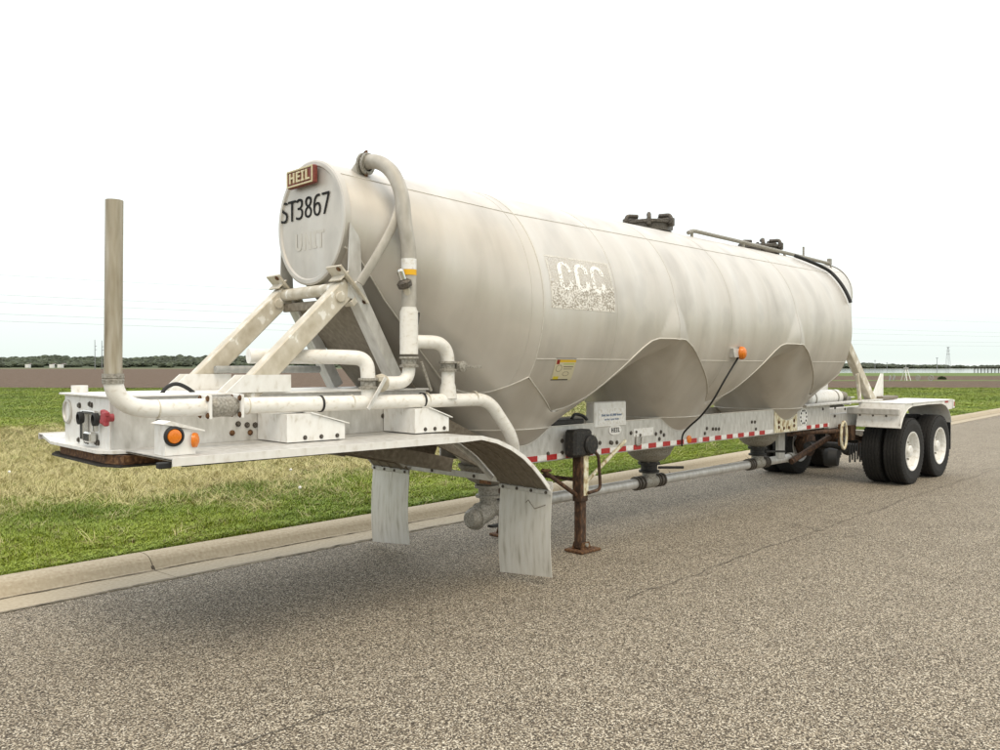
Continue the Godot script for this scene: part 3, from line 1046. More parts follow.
	# weld beads: where flank and hopper meet, along the flanks, along the crown and round the barrel
	for sg in [1.0, -1.0]:
		var pts := PackedVector3Array()
		for i in xs.size():
			var p: Vector3 = shell(xs[i], ends[i], 0.003)[0]
			if pts.is_empty() or pts[-1].distance_to(Vector3(p.x, p.y, p.z * sg)) > 0.004:
				pts.append(Vector3(p.x, p.y, p.z * sg))
		var sw := mk()
		tube(sw, pts, 0.008, 6, false)
		obj("weld_seam", sw, M["bead"], tank)
		var run := PackedVector3Array()
		for i in xs.size():
			var ok: bool = ends[i] > PHT * RB + 0.01 and xs[i] >= XS
			if ok:
				var p: Vector3 = shell(xs[i], PHT * RB, 0.001)[0]
				run.append(Vector3(p.x, p.y, p.z * sg))
			if (not ok or i == xs.size() - 1) and run.size() > 1:
				var s2 := mk()
				tube(s2, run, 0.0045, 6, false)
				obj("weld_seam", s2, M["bead"], tank)
				run = PackedVector3Array()
			elif not ok:
				run = PackedVector3Array()
		var crown := PackedVector3Array()
		for x in xs:
			var p: Vector3 = shell(x, 0.746 * RB, 0.001)[0]
			crown.append(Vector3(p.x, p.y, p.z * sg))
		var s3 := mk()
		tube(s3, crown, 0.0045, 6, false)
		obj("weld_seam", s3, M["bead"], tank)
	for x in [XF + 0.02, XS - 0.1, XS, 6.2, MID[0], 8.3, MID[1], XR]:
		var e := girth_end(x)
		var pts := PackedVector3Array()
		for k in range(-40, 41):
			var p: Vector3 = shell(x, e * absf(k) / 40.0, 0.0)[0]
			pts.append(p if k >= 0 else flip(p))
		var s4 := mk()
		tube(s4, pts, 0.006 if x in [XS, XF + 0.02] else 0.0032, 6, false)
		obj("weld_seam", s4, M["bead"] if x in [XS, XF + 0.02] else al, tank)
	# front head: a dished disc in a rim
	for sg in [-1.0, 1.0]:
		var hd := mk()
		var cx: float = XF if sg < 0 else XE
		lathe(hd, Vector3(cx, YH, 0), Vector3(sg, 0, 0), [[0.505, -0.03], [0.505, 0.018], [0.49, 0.026], [0.462, 0.026], [0.45, 0.012], [0.0, 0.020]], 64)
		var head := obj("tank_head", hd, al, trailer)
		if sg < 0:
			var face := Basis(Vector3(0, 0, 1), Vector3.UP, Vector3(-1, 0, 0))
			lettering("unit_number", "ST3867", 0.172, M["black_ink"], head, Vector3(XF - 0.021, 3.16, -0.085), face, 0.004, 400, 0.98)
			lettering("ghost_lettering", "UNIT", 0.14, M["ghost_ink"], head, Vector3(XF - 0.0185, 2.885, -0.02), face, 0.001, 700, 0.95)
			# maker's plate
			var pm := mk()
			box(pm, Vector3(XF - 0.055, 3.405, -0.06), Vector3(0.045, 0.145, 0.40), Basis(), 0.008)
			var pl := obj("maker_plate", pm, M["plate_red"], trailer)
			var pf := mk()
			for s in [[0.0, 0.062, 0.39, 0.014], [0.0, -0.062, 0.39, 0.014]]:
				box(pf, Vector3(XF - 0.082, 3.405 + s[1], -0.06), Vector3(0.008, s[3], s[2]), Basis(), 0.002)
			for s in [-0.189, 0.189]:
				box(pf, Vector3(XF - 0.082, 3.405, -0.06 + s), Vector3(0.008, 0.11, 0.014), Basis(), 0.002)
			obj("plate_border", pf, M["plate_gold"], pl)
			lettering("plate_lettering", "HEIL", 0.085, M["plate_gold"], pl, Vector3(XF - 0.084, 3.405, -0.06), face, 0.01, 800, 1.25)
			var br := mk()
			box(br, Vector3(XF - 0.012, 3.405, -0.06), Vector3(0.03, 0.06, 0.2))
			obj("plate_bracket", br, al, pl)

func _close_end(loop: PackedVector3Array, x: float, head: bool) -> void:   # from one flank across to the other
	var p: Vector3 = loop[-1]
	for k in range(1, 24):
		var t := k / 24.0
		if head:
			var a0 := atan2(p.z, p.y - YH)
			var a := lerpf(a0, signf(p.z) * TAU - a0, t)
			loop.append(Vector3(x, YH + RH * cos(a), RH * sin(a)))
		else:
			var z := lerpf(p.z, -p.z, t)
			loop.append(Vector3(x, p.y - 0.30 * (1.0 - (z / p.z) * (z / p.z)), z))

# ---------------------------------------------------------------- decals on the flank
func decal(called: String, x0: float, x1: float, s0: float, s1: float, m: Material, parent: Node, skew := 0.0) -> MeshInstance3D:
	var st := mk()
	var nx := 16
	var ns := 10
	for i in nx:
		for j in ns:
			for c in [[0, 0], [1, 0], [1, 1], [0, 0], [1, 1], [0, 1]]:
				var u := float(i + c[0]) / nx
				var v := float(j + c[1]) / ns
				var q := shell(lerpf(x0, x1, u) + skew * v, lerpf(s0, s1, v), 0.003)
				st.set_uv(Vector2(u, v))
				st.set_normal(q[1])
				st.add_vertex(q[0])
	return obj(called, st, m, parent)

func girth_of(y: float) -> float:      # girth position of a height on the barrel
	return acos(clampf((y - YB) / RB, -1, 1)) * RB

func glyph_c(u: float, v: float) -> bool:      # one slab C in a unit box, v down
	var q := Vector2((u - 0.5) * 2.0, (v - 0.5) * 2.0)
	var e := Vector2(q.x, signf(q.y) * maxf(0.0, absf(q.y) - 0.45) / 0.55)
	var o := e.length() <= 1.0
	var f := Vector2(q.x / 0.46, signf(q.y) * maxf(0.0, absf(q.y) - 0.40) / 0.36)
	var hole := f.length() <= 1.0
	return o and not hole and not (q.x > 0.1 and absf(q.y) < 0.28)

func _decals(tank: Node) -> void:
	var w := 288
	var h := 168
	var im := Image.create(w, h, false, Image.FORMAT_RGBA8)
	var fine := FastNoiseLite.new()
	fine.frequency = 0.11
	fine.seed = 21
	fine.fractal_octaves = 3
	var coarse := FastNoiseLite.new()
	coarse.frequency = 0.022
	coarse.seed = 5
	for yy in h:
		for xx in w:
			var u := float(xx) / w
			var v := float(yy) / h
			var nz := fine.get_noise_2d(xx, yy) + coarse.get_noise_2d(xx, yy) * 0.5
			var c := Color(0.80, 0.75, 0.66, 0.0)
			# the pale rectangle: torn film, more of it left towards the lower edge
			var rim: bool = u < 0.02 or u > 0.98 or v > 0.965 or v < 0.02
			if rim and nz > -0.25:
				c = Color(0.93, 0.915, 0.88, 0.7)
			elif v > 0.52 and nz > 0.02:
				c = Color(0.95, 0.94, 0.915, 0.8)
			elif v > 0.5 and nz < -0.22:
				c = Color(0.68, 0.64, 0.58, 0.5)
			elif nz > 0.33:
				c = Color(0.93, 0.92, 0.89, 0.6)
			elif nz > -0.1:
				c = Color(0.84, 0.81, 0.76, 0.25)
			for k in 3:
				var gu: float = (u - (0.14 + 0.255 * k)) / 0.215
				var gv: float = (v - 0.1) / 0.55
				if gu > 0 and gu < 1 and gv > 0 and gv < 1 and glyph_c(gu, gv) and nz > -0.34:
					c = Color(0.97, 0.965, 0.95, 0.95)
			im.set_pixel(xx, yy, c)
	var m := StandardMaterial3D.new()
	m.resource_name = "worn_film"
	m.albedo_texture = ImageTexture.create_from_image(im)
	m.transparency = BaseMaterial3D.TRANSPARENCY_ALPHA
	m.roughness = 0.6
	var o := decal("worn_logo_panel", 5.27, 6.16, girth_of(2.835), girth_of(2.37), m, tank)
	o.set_meta("label", "faded white CCC logo panel with flaking film")
	# instruction sticker
	var im2 := Image.create(96, 96, false, Image.FORMAT_RGBA8)
	im2.fill(Color(0.80, 0.77, 0.66))
	im2.fill_rect(Rect2i(0, 0, 96, 5), Color(0.22, 0.2, 0.16))
	im2.fill_rect(Rect2i(6, 5, 90, 12), Color(0.86, 0.70, 0.16))
	im2.fill_rect(Rect2i(6, 5, 14, 20), Color(0.55, 0.13, 0.08))
	im2.fill_rect(Rect2i(40, 21, 50, 6), Color(0.70, 0.74, 0.45))
	im2.fill_rect(Rect2i(42, 34, 46, 4), Color(0.45, 0.42, 0.33))
	im2.fill_rect(Rect2i(44, 44, 40, 3), Color(0.5, 0.47, 0.38))
	for k in 40:
		var a := TAU * k / 40
		im2.fill_rect(Rect2i(int(22 + cos(a) * 13), int(42 + sin(a) * 14), 2, 2), Color(0.4, 0.38, 0.3))
		im2.fill_rect(Rect2i(int(60 + cos(a) * 14), int(66 + sin(a) * 9), 2, 2), Color(0.47, 0.43, 0.36))
	im2.fill_rect(Rect2i(8, 78, 24, 14), Color(0.83, 0.76, 0.22))
	im2.fill_rect(Rect2i(0, 91, 80, 5), Color(0.16, 0.14, 0.11))
	var m2 := StandardMaterial3D.new()
	m2.resource_name = "sticker_print"
	m2.albedo_texture = ImageTexture.create_from_image(im2)
	m2.roughness = 0.5
	var st := decal("instruction_sticker", 5.43, 5.71, PHT * RB - 0.01, PHT * RB + 0.215, m2, tank, 0.04)
	st.set_meta("label", "yellow-topped instruction sticker with fine print")

# ---------------------------------------------------------------- the trailer
func P(a: Array) -> PackedVector3Array:
	return PackedVector3Array(a)

func bolt(parent: Node, at: Vector3, axis: Vector3, r := 0.014, m := "dark_metal") -> void:
	var st := mk()
	lathe(st, at, axis, [[r * 1.5, 0.0], [r * 1.5, 0.003], [r, 0.003], [r, 0.011], [0.0, 0.012]], 8)
	obj("bolt", st, M[m], parent)

func clampring(parent: Node, at: Vector3, axis: Vector3, r: float, m := "dark_metal", called := "clamp") -> MeshInstance3D:
	var st := mk()
	lathe(st, at, axis, [[r, -0.042], [r + 0.02, -0.042], [r + 0.022, -0.026], [r + 0.004, -0.018], [r + 0.004, 0.018], [r + 0.022, 0.026], [r + 0.02, 0.042], [r, 0.042]], 20)
	return obj(called, st, M[m], parent)

func _trailer() -> void:
	trailer = thing("tank_trailer", Vector3.ZERO)
	meta(trailer, "long aluminium dry bulk tank trailer parked along the kerb", "trailer")
	_tank()
	_decals(trailer.get_node("tank"))
	_gooseneck()
	_supports()
	_piping()
	_rails()
	_landing_gear()
	_discharge()
	_top_fittings()
	_rear()

func _gooseneck() -> void:
	var wp: Material = M["white_paint"]
	# box of the gooseneck
	var st := mk()
	box(st, Vector3(1.884, 1.5, 0), Vector3(0.018, 0.33, 0.862))
	var g := obj("gooseneck", st, wp, trailer)
	st = mk()
	box(st, Vector3(4.43, 1.45, 0), Vector3(0.018, 0.25, 0.86))
	obj("end_plate", st, M["alloy"], g)
	for z in [-0.44, 0.44]:
		st = mk()
		box(st, Vector3(3.16, 1.5, z), Vector3(2.55, 0.33, 0.018))
		obj("side_web", st, M["alloy"], g)
		st = mk()
		box(st, Vector3(2.02, 1.49, z + 0.012 * signf(z)), Vector3(0.26, 0.31, 0.008))
		obj("doubler_plate", st, M["alloy"], g)
	st = mk()
	box(st, Vector3(3.16, 1.673, 0), Vector3(2.62, 0.014, 0.95))
	obj("top_plate", st, wp, g)
	st = mk()
	rod(st, Vector3(1.95, 1.68, -0.36), Vector3(1.95, 1.73, -0.36), 0.055)
	obj("cap", st, wp, g)
	for q in [[247, 425], [255, 425], [271, 419], [305, 417], [307, 424], [232, 433], [250, 432.5], [383, 416], [266, 424], [238, 424], [158, 422], [159, 439]]:
		var p := pz(q[0], q[1], 0.45)
		bolt(g, p, Vector3(0, 0, 1), 0.014, "rust" if q[1] > 430 else "dark_metal")
	# front face: socket, valves and hose couplings
	var fx := 1.874
	var face: Node = g
	st = mk()
	lathe(st, Vector3(fx, 1.55, -0.36), Vector3(-1, 0, 0), [[0.085, 0.0], [0.085, 0.012], [0.07, 0.014], [0.065, 0.0]], 20)
	obj("round_plate", st, M["alloy"], face)
	st = mk()
	box(st, Vector3(fx - 0.02, 1.475, 0.035), Vector3(0.04, 0.20, 0.07), Basis(), 0.01)
	box(st, Vector3(fx - 0.025, 1.565, 0.15), Vector3(0.03, 0.024, 0.22), Basis(), 0.006)
	box(st, Vector3(fx - 0.025, 1.51, 0.26), Vector3(0.03, 0.13, 0.024), Basis(), 0.006)
	box(st, Vector3(fx - 0.03, 1.405, 0.17), Vector3(0.05, 0.07, 0.13), Basis(), 0.012)
	obj("valve_block", st, M["chrome"], face)
	for q in [[81, 418, 0.042], [96, 419.5, 0.042]]:
		st = mk()
		var cp0 := px_(q[0], q[1], fx - 0.04)
		lathe(st, Vector3(fx, cp0.y, cp0.z), Vector3(-1, 0, 0), [[0.025, 0.0], [0.025, 0.03], [q[2], 0.032], [q[2], 0.06], [q[2] * 0.7, 0.063], [q[2] * 0.65, 0.045], [0.0, 0.045]], 20)
		obj("coupling_socket", st, M["black_rubber"], face)
	st = mk()
	var rc := px_(104.5, 418, fx - 0.05)
	lathe(st, Vector3(fx, rc.y, rc.z), Vector3(-1, 0, 0), [[0.025, 0.0], [0.025, 0.035], [0.046, 0.037], [0.046, 0.06], [0.03, 0.066], [0.0, 0.066]], 18)
	for k in 4:
		var a := TAU * k / 4 + 0.6
		box(st, Vector3(fx - 0.05, rc.y + sin(a) * 0.042, rc.z + cos(a) * 0.042), Vector3(0.03, 0.032, 0.032), Basis(), 0.008)
	obj("air_coupling", st, M["red_plastic"], face)
	for q in [[-0.13, 1.60], [-0.11, 1.60], [0.08, 1.615], [0.12, 1.61], [-0.14, 1.365], [0.0, 1.367], [0.04, 1.366], [0.2, 1.368], [0.24, 1.37]]:
		bolt(face, Vector3(fx, q[1], q[0]), Vector3(-1, 0, 0), 0.013)
	# cable looping over the front
	st = mk()
	tube(st, bend([pz(160, 396, 0.1), pz(166, 387, 0.1), pz(176, 383, 0.1), pz(186, 387, 0.12), pz(194, 393, 0.14)], 0.1), 0.014, 8)
	obj("cable", st, M["black_rubber"], g)
	# deck: plates either side of the gooseneck, running into curved fenders
	for sg in [1.0, -1.0]:
		var prof := [[1.93, 1.34], [4.15, 1.335], [4.33, 1.325], [4.5, 1.285], [4.66, 1.22], [4.8, 1.14], [4.92, 1.045], [5.02, 0.95], [5.1, 0.865], [5.135, 0.83]]
		var A := PackedVector3Array()
		var B := PackedVector3Array()
		var U := PackedVector3Array()
		var V := PackedVector3Array()
		for q in prof:
			var zi := 0.455 if q[0] < 4.4 else 0.64
			A.append(Vector3(q[0], q[1], 1.245 * sg))
			B.append(Vector3(q[0], q[1], zi * sg))
			U.append(Vector3(q[0], q[1] - 0.012, 1.235 * sg))
			V.append(Vector3(q[0], q[1] - 0.012, (zi + 0.01) * sg))
		st = mk()
		if sg > 0: sheet(st, [A, B], 0.006)
		else: sheet(st, [B, A], 0.006)
		var dk := obj("deck_plate", st, M["alloy"], trailer)
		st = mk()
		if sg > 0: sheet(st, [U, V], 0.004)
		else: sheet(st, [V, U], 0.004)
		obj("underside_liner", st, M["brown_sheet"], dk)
		# rolled white rim along the outer edge
		var rim := PackedVector3Array()
		for q in prof:
			rim.append(Vector3(q[0], q[1] - 0.012, 1.25 * sg))
		st = mk()
		var E0 := PackedVector3Array()
		var E1 := PackedVector3Array()
		for i in rim.size():
			var t := (rim[min(i + 1, rim.size() - 1)] - rim[max(i - 1, 0)]).normalized()
			var nn := Vector3(-t.y, t.x, 0)
			E0.append(rim[i] + nn * 0.018)
			E1.append(rim[i] - nn * (0.03 if rim[i].x < 4.3 else 0.014))
		if sg > 0: sheet(st, [E1, E0], 0.012)
		else: sheet(st, [E0, E1], 0.012)
		obj("deck_rim", st, wp, dk)
		for zz in [0.78, 0.95, 1.1]:
			var rib := PackedVector3Array()
			for i in range(3, prof.size()):
				rib.append(Vector3(prof[i][0], prof[i][1] - 0.02, zz * sg))
			st = mk()
			tube(st, rib, 0.008, 6)
			obj("rib", st, M["brown_sheet"], dk)
		# inner angle from the frame to the fender's foot
		st = mk()
		tube(st, P([Vector3(4.35, 1.3, 0.62 * sg), Vector3(4.6, 1.22, 0.62 * sg), Vector3(4.85, 1.06, 0.62 * sg), Vector3(5.05, 0.88, 0.62 * sg)]), 0.03, 8, true, 0.4)
		obj("fender_edge", st, M["alloy"], dk)
	# lip across the front, chamfered underneath
	st = mk()
	prism(st, v2([1.80, -0.5, 1.95, -1.245, 2.05, -1.245, 2.05, 0.60, 1.86, 0.52, 1.80, 0.42]), Vector3(0, 1.338, 0), Vector3(1, 0, 0), Vector3(0, 0, 1), 0.02)
	obj("front_lip", st, wp, trailer)
	st = mk()
	flat(st, Vector3(1.81, 1.317, -0.5), Vector3(1.81, 1.317, 0.5), Vector3(1.9, 1.28, 0.42), Vector3(1.9, 1.28, -0.42), Vector3(2.2, 1.5, 0))
	flat(st, Vector3(1.81, 1.317, -0.5), Vector3(1.95, 1.317, -1.2), Vector3(2.1, 1.28, -0.8), Vector3(1.9, 1.28, -0.42), Vector3(2.2, 1.5, 0))
	obj("front_apron", st, M["alloy"], trailer)
	# coupler plate with its rusty frame
	st = mk()
	prism(st, v2([1.845, -0.44, 1.90, -0.60, 3.4, -0.60, 3.4, 0.60, 1.90, 0.60, 1.845, 0.44]), Vector3(0, 1.31, 0), Vector3(1, 0, 0), Vector3(0, 0, 1), 0.055)
	var cp := obj("coupler_plate", st, M["rust"], trailer)
	st = mk()
	prism(st, v2([1.80, -0.47, 1.87, -0.63, 3.45, -0.63, 3.45, 0.63, 1.87, 0.63, 1.80, 0.47]), Vector3(0, 1.253, 0), Vector3(1, 0, 0), Vector3(0, 0, 1), 0.012)
	obj("skid_plate", st, M["black_steel"], cp)
	st = mk()
	lathe(st, Vector3(2.9, 1.241, 0), Vector3.DOWN, [[0.045, 0.0], [0.045, 0.03], [0.036, 0.035], [0.036, 0.07], [0.045, 0.075], [0.045, 0.09], [0.0, 0.09]], 20)
	obj("king_pin", st, M["rusty_steel"], cp)
	st = mk()
	box(st, Vector3(2.55, 1.298, 1.205), Vector3(1.1, 0.022, 0.03))
	obj("rub_strip", st, M["black_rubber"], trailer)
	st = mk()
	box(st, pz(163.5, 465.5, 1.19), Vector3(0.075, 0.035, 0.05), Basis(), 0.006)
	obj("stop_block", st, M["black_rubber"], trailer)
	# marker lamp box on the deck
	var l0 := pz(166, 446, 1.1)
	var l1 := pz(197, 445, 1.1)
	st = mk()
	prism(st, v2([l0.x, 1.342, l1.x, 1.342, l1.x, 1.475, l0.x + 0.03, 1.525, l0.x - 0.0, 1.525]), Vector3(0, 0, 0.93), Vector3(1, 0, 0), Vector3.UP, 0.15)
	var lb := obj("marker_lamp_box", st, wp, trailer)
	st = mk()
	prism(st, v2([l0.x - 0.02, 1.528, l0.x + 0.03, 1.545, l1.x + 0.05, 1.483, l1.x + 0.05, 1.475]), Vector3(0, 0, 0.92), Vector3(1, 0, 0), Vector3.UP, 0.175)
	obj("lid", st, wp, lb)
	var lc := pz(173.3, 436.3, 1.083)
	st = mk()
	lathe(st, lc, Vector3(0, 0, 1), [[0.060, 0.0], [0.060, 0.012], [0.046, 0.02], [0.046, 0.008], [0.0, 0.008]], 24)
	obj("lamp_grommet", st, M["black_rubber"], lb)
	st = mk()
	lathe(st, lc, Vector3(0, 0, 1), [[0.044, 0.008], [0.04, 0.02], [0.02, 0.026], [0.0, 0.027]], 24)
	obj("amber_lamp", st, M["amber"], lb)
	st = mk()
	lathe(st, Vector3(l1.x - 0.012, 1.425, 1.075), Vector3(0.75, 0, 0.66), [[0.045, 0.0], [0.042, 0.02], [0.02, 0.03], [0.0, 0.032]], 20)
	obj("amber_lamp", st, M["amber"], lb)
	# sloping boxes that carry the pipe
	for q in [[287, 345], [415, 449]]:
		var a := pz(q[0], 432, 0.86)
		var b := pz(q[1], 433, 0.86)
		st = mk()
		var mid := lerpf(a.x, b.x, 0.42)
		prism(st, v2([a.x, 1.345, b.x, 1.345, b.x, 1.455, mid, 1.535, a.x, 1.535]), Vector3(0, 0, 0.457), Vector3(1, 0, 0), Vector3.UP, 0.40)
		var bx := obj("pipe_support_box", st, wp, trailer)
		st = mk()
		prism(st, v2([mid - 0.01, 1.538, b.x + 0.03, 1.452, b.x + 0.03, 1.460, mid - 0.01, 1.548]), Vector3(0, 0, 0.45), Vector3(1, 0, 0), Vector3.UP, 0.42)
		obj("lid", st, wp, bx)
		for k in 3:
			bolt(bx, Vector3(lerpf(a.x, b.x, 0.3 + 0.28 * k), 1.372, 0.857), Vector3(0, 0, 1), 0.011)
	# mud flaps on their bar
	st = mk()
	bar(st, Vector3(5.145, 0.855, -1.25), Vector3(5.145, 0.855, 1.25), 0.055, 0.03, Vector3(1, 0, 0))
	var fb := obj("flap_bar", st, M["alloy"], trailer)
	for z in [-0.9, -0.3, 0.3, 0.62, 0.9]:
		bolt(fb, Vector3(5.128, 0.855, z), Vector3(-1, 0, 0), 0.012)
	for q in [[0.655, 1.265, 0.06], [-1.255, -0.645, 0.04]]:
		var A := PackedVector3Array()
		var B := PackedVector3Array()
		for k in 11:
			var t := k / 10.0
			var x := 5.125 - 0.05 * sin(t * 2.2) + 0.02 * t
			A.append(Vector3(x, lerpf(0.84, q[2] - 0.02, t), q[0] + 0.012 * t))
			B.append(Vector3(x + 0.02 * t, lerpf(0.84, q[2] + 0.035, t), q[1] + 0.0))
		st = mk()
		sheet(st, [A, B], 0.005)
		var fl := obj("mud_flap", st, M["flap_metal"], trailer)
		st = mk()
		bar(st, Vector3(5.12, 0.875, q[0] - 0.01), Vector3(5.12, 0.875, q[1] + 0.01), 0.05, 0.014, Vector3(1, 0, 0))
		obj("clamp_strip", st, M["alloy"], fl)
		st = mk()
		bar(st, Vector3(5.108, 0.805, q[0] - 0.005), Vector3(5.108, 0.805, q[1] + 0.005), 0.035, 0.010, Vector3(1, 0, 0))
		obj("clamp_strip", st, M["alloy"], fl)
		for k in 4:
			bolt(fl, Vector3(5.112, 0.875, lerpf(q[0] + 0.05, q[1] - 0.05, k / 3.0)), Vector3(-1, 0, 0), 0.012)
			bolt(fl, Vector3(5.102, 0.805, lerpf(q[0] + 0.05, q[1] - 0.05, k / 3.0)), Vector3(-1, 0, 0), 0.010)
		if q[0] > 0:
			st = mk()
			tube(st, P([Vector3(5.06, 0.70, 1.02), Vector3(5.062, 0.73, 1.05), Vector3(5.055, 0.665, 1.13), Vector3(5.06, 0.71, 1.25)]), 0.005, 6)
			obj("wire_tie", st, M["cast_metal"], fl)
	# channels under the deck that carry the neck down to the frame rails
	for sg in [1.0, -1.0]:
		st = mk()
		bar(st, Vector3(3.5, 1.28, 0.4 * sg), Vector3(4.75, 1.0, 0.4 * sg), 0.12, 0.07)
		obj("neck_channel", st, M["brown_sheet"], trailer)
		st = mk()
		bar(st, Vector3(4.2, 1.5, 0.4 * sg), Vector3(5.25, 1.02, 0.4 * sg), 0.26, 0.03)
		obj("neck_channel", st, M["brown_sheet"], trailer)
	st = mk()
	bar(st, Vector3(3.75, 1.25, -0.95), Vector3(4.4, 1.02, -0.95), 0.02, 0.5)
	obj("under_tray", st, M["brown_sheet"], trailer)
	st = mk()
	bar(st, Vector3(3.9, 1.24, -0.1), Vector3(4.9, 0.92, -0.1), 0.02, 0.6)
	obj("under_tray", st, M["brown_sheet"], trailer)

func _supports() -> void:
	var wn: Material = M["worn_paint"]
	var lo := Vector3(2.87, 1.762, 0)
	var hi := Vector3(3.535, 2.396, 0)
	var d := (hi - lo).normalized()
	var up := Vector3(-d.y, d.x, 0)
	for sg in [1.0, -1.0]:
		var zc: float = 0.46 * sg
		var o := Vector3(0, 0, zc)
		var st := mk()
		bar(st, lo - d * 0.14 + o, hi + d * 0.13 + o, 0.15, 0.11, Vector3(0, 0, 1), 0.008)
		var sr := obj("strut", st, wn, trailer)
		for p in [lo, hi]:
			st = mk()
			lathe(st, p + o + Vector3(0, 0, 0.055), Vector3(0, 0, 1), [[0.042, 0.0], [0.042, 0.012], [0.036, 0.016], [0.0, 0.017]], 18)
			obj("pin", st, wn, sr)
		# foot: a bracket with a sloping end on the neck's top plate
		st = mk()
		for dz in [-0.068, 0.068]:
			prism(st, v2([2.60, 1.682, 2.74, 1.805, 3.10, 1.805, 3.10, 1.682]), Vector3(0, 0, zc + dz - 0.006), Vector3(1, 0, 0), Vector3.UP, 0.012)
		box(st, Vector3(3.09, 1.742, zc), Vector3(0.012, 0.12, 0.124))
		obj("strut_foot", st, M["white_paint"], sr)
		# head plate square to the strut, with a gusset
		st = mk()
		var hp: Vector3 = hi + d * 0.145 + o
		bar(st, hp - up * 0.19, hp + up * 0.19, 0.02, 0.20)
		var pl := obj("head_plate", st, wn, trailer)
		st = mk()
		bar(st, hp + up * 0.10 - d * 0.07, hp + up * 0.10 + d * 0.04, 0.012, 0.16)
		obj("gusset", st, wn, pl)
		st = mk()
		bar(st, hp - up * 0.11 - d * 0.10, hp - up * 0.11 - d * 0.01, 0.05, 0.12)
		obj("gusset", st, wn, pl)
		for k in [-1.0, 1.0]:
			bolt(pl, hp + up * 0.165 * k - d * 0.012 + Vector3(0, 0, 0.06), -d, 0.015, "rust")
		# leg behind, running down to the neck along the hopper
		st = mk()
		var a: Vector3 = hp + d * 0.03
		var b := Vector3(4.13, 1.69, zc)
		bar(st, a, b, 0.10, 0.13, Vector3(0, 0, 1), 0.006)
		obj("rear_leg", st, M["alloy"], trailer)
		# plate from the head of the strut up the side of the tank's end
		st = mk()
		prism(st, v2([3.60, 2.40, 3.74, 2.36, 3.72, 2.86, 3.625, 2.98]), Vector3(0, 0, zc + (0.045 if sg > 0 else -0.057)), Vector3(1, 0, 0), Vector3.UP, 0.012)
		obj("side_plate", st, M["alloy"], trailer)
	var st2 := mk()
	rod(st2, Vector3(3.60, 2.47, -0.40), Vector3(3.60, 2.47, 0.40), 0.05, 14)
	obj("cross_tube", st2, wn, trailer)
	st2 = mk()
	bar(st2, Vector3(3.60, 2.36, -0.42), Vector3(3.60, 2.36, 0.42), 0.07, 0.03, Vector3(1, 0, 0))
	obj("cross_tube", st2, M["brown_sheet"], trailer)
	# added sheet between the rear legs, its brown painting the first hopper's shaded front
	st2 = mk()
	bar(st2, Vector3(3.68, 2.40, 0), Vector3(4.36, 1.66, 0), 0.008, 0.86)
	obj("hopper_shade_sheet", st2, M["brown_sheet"], trailer)

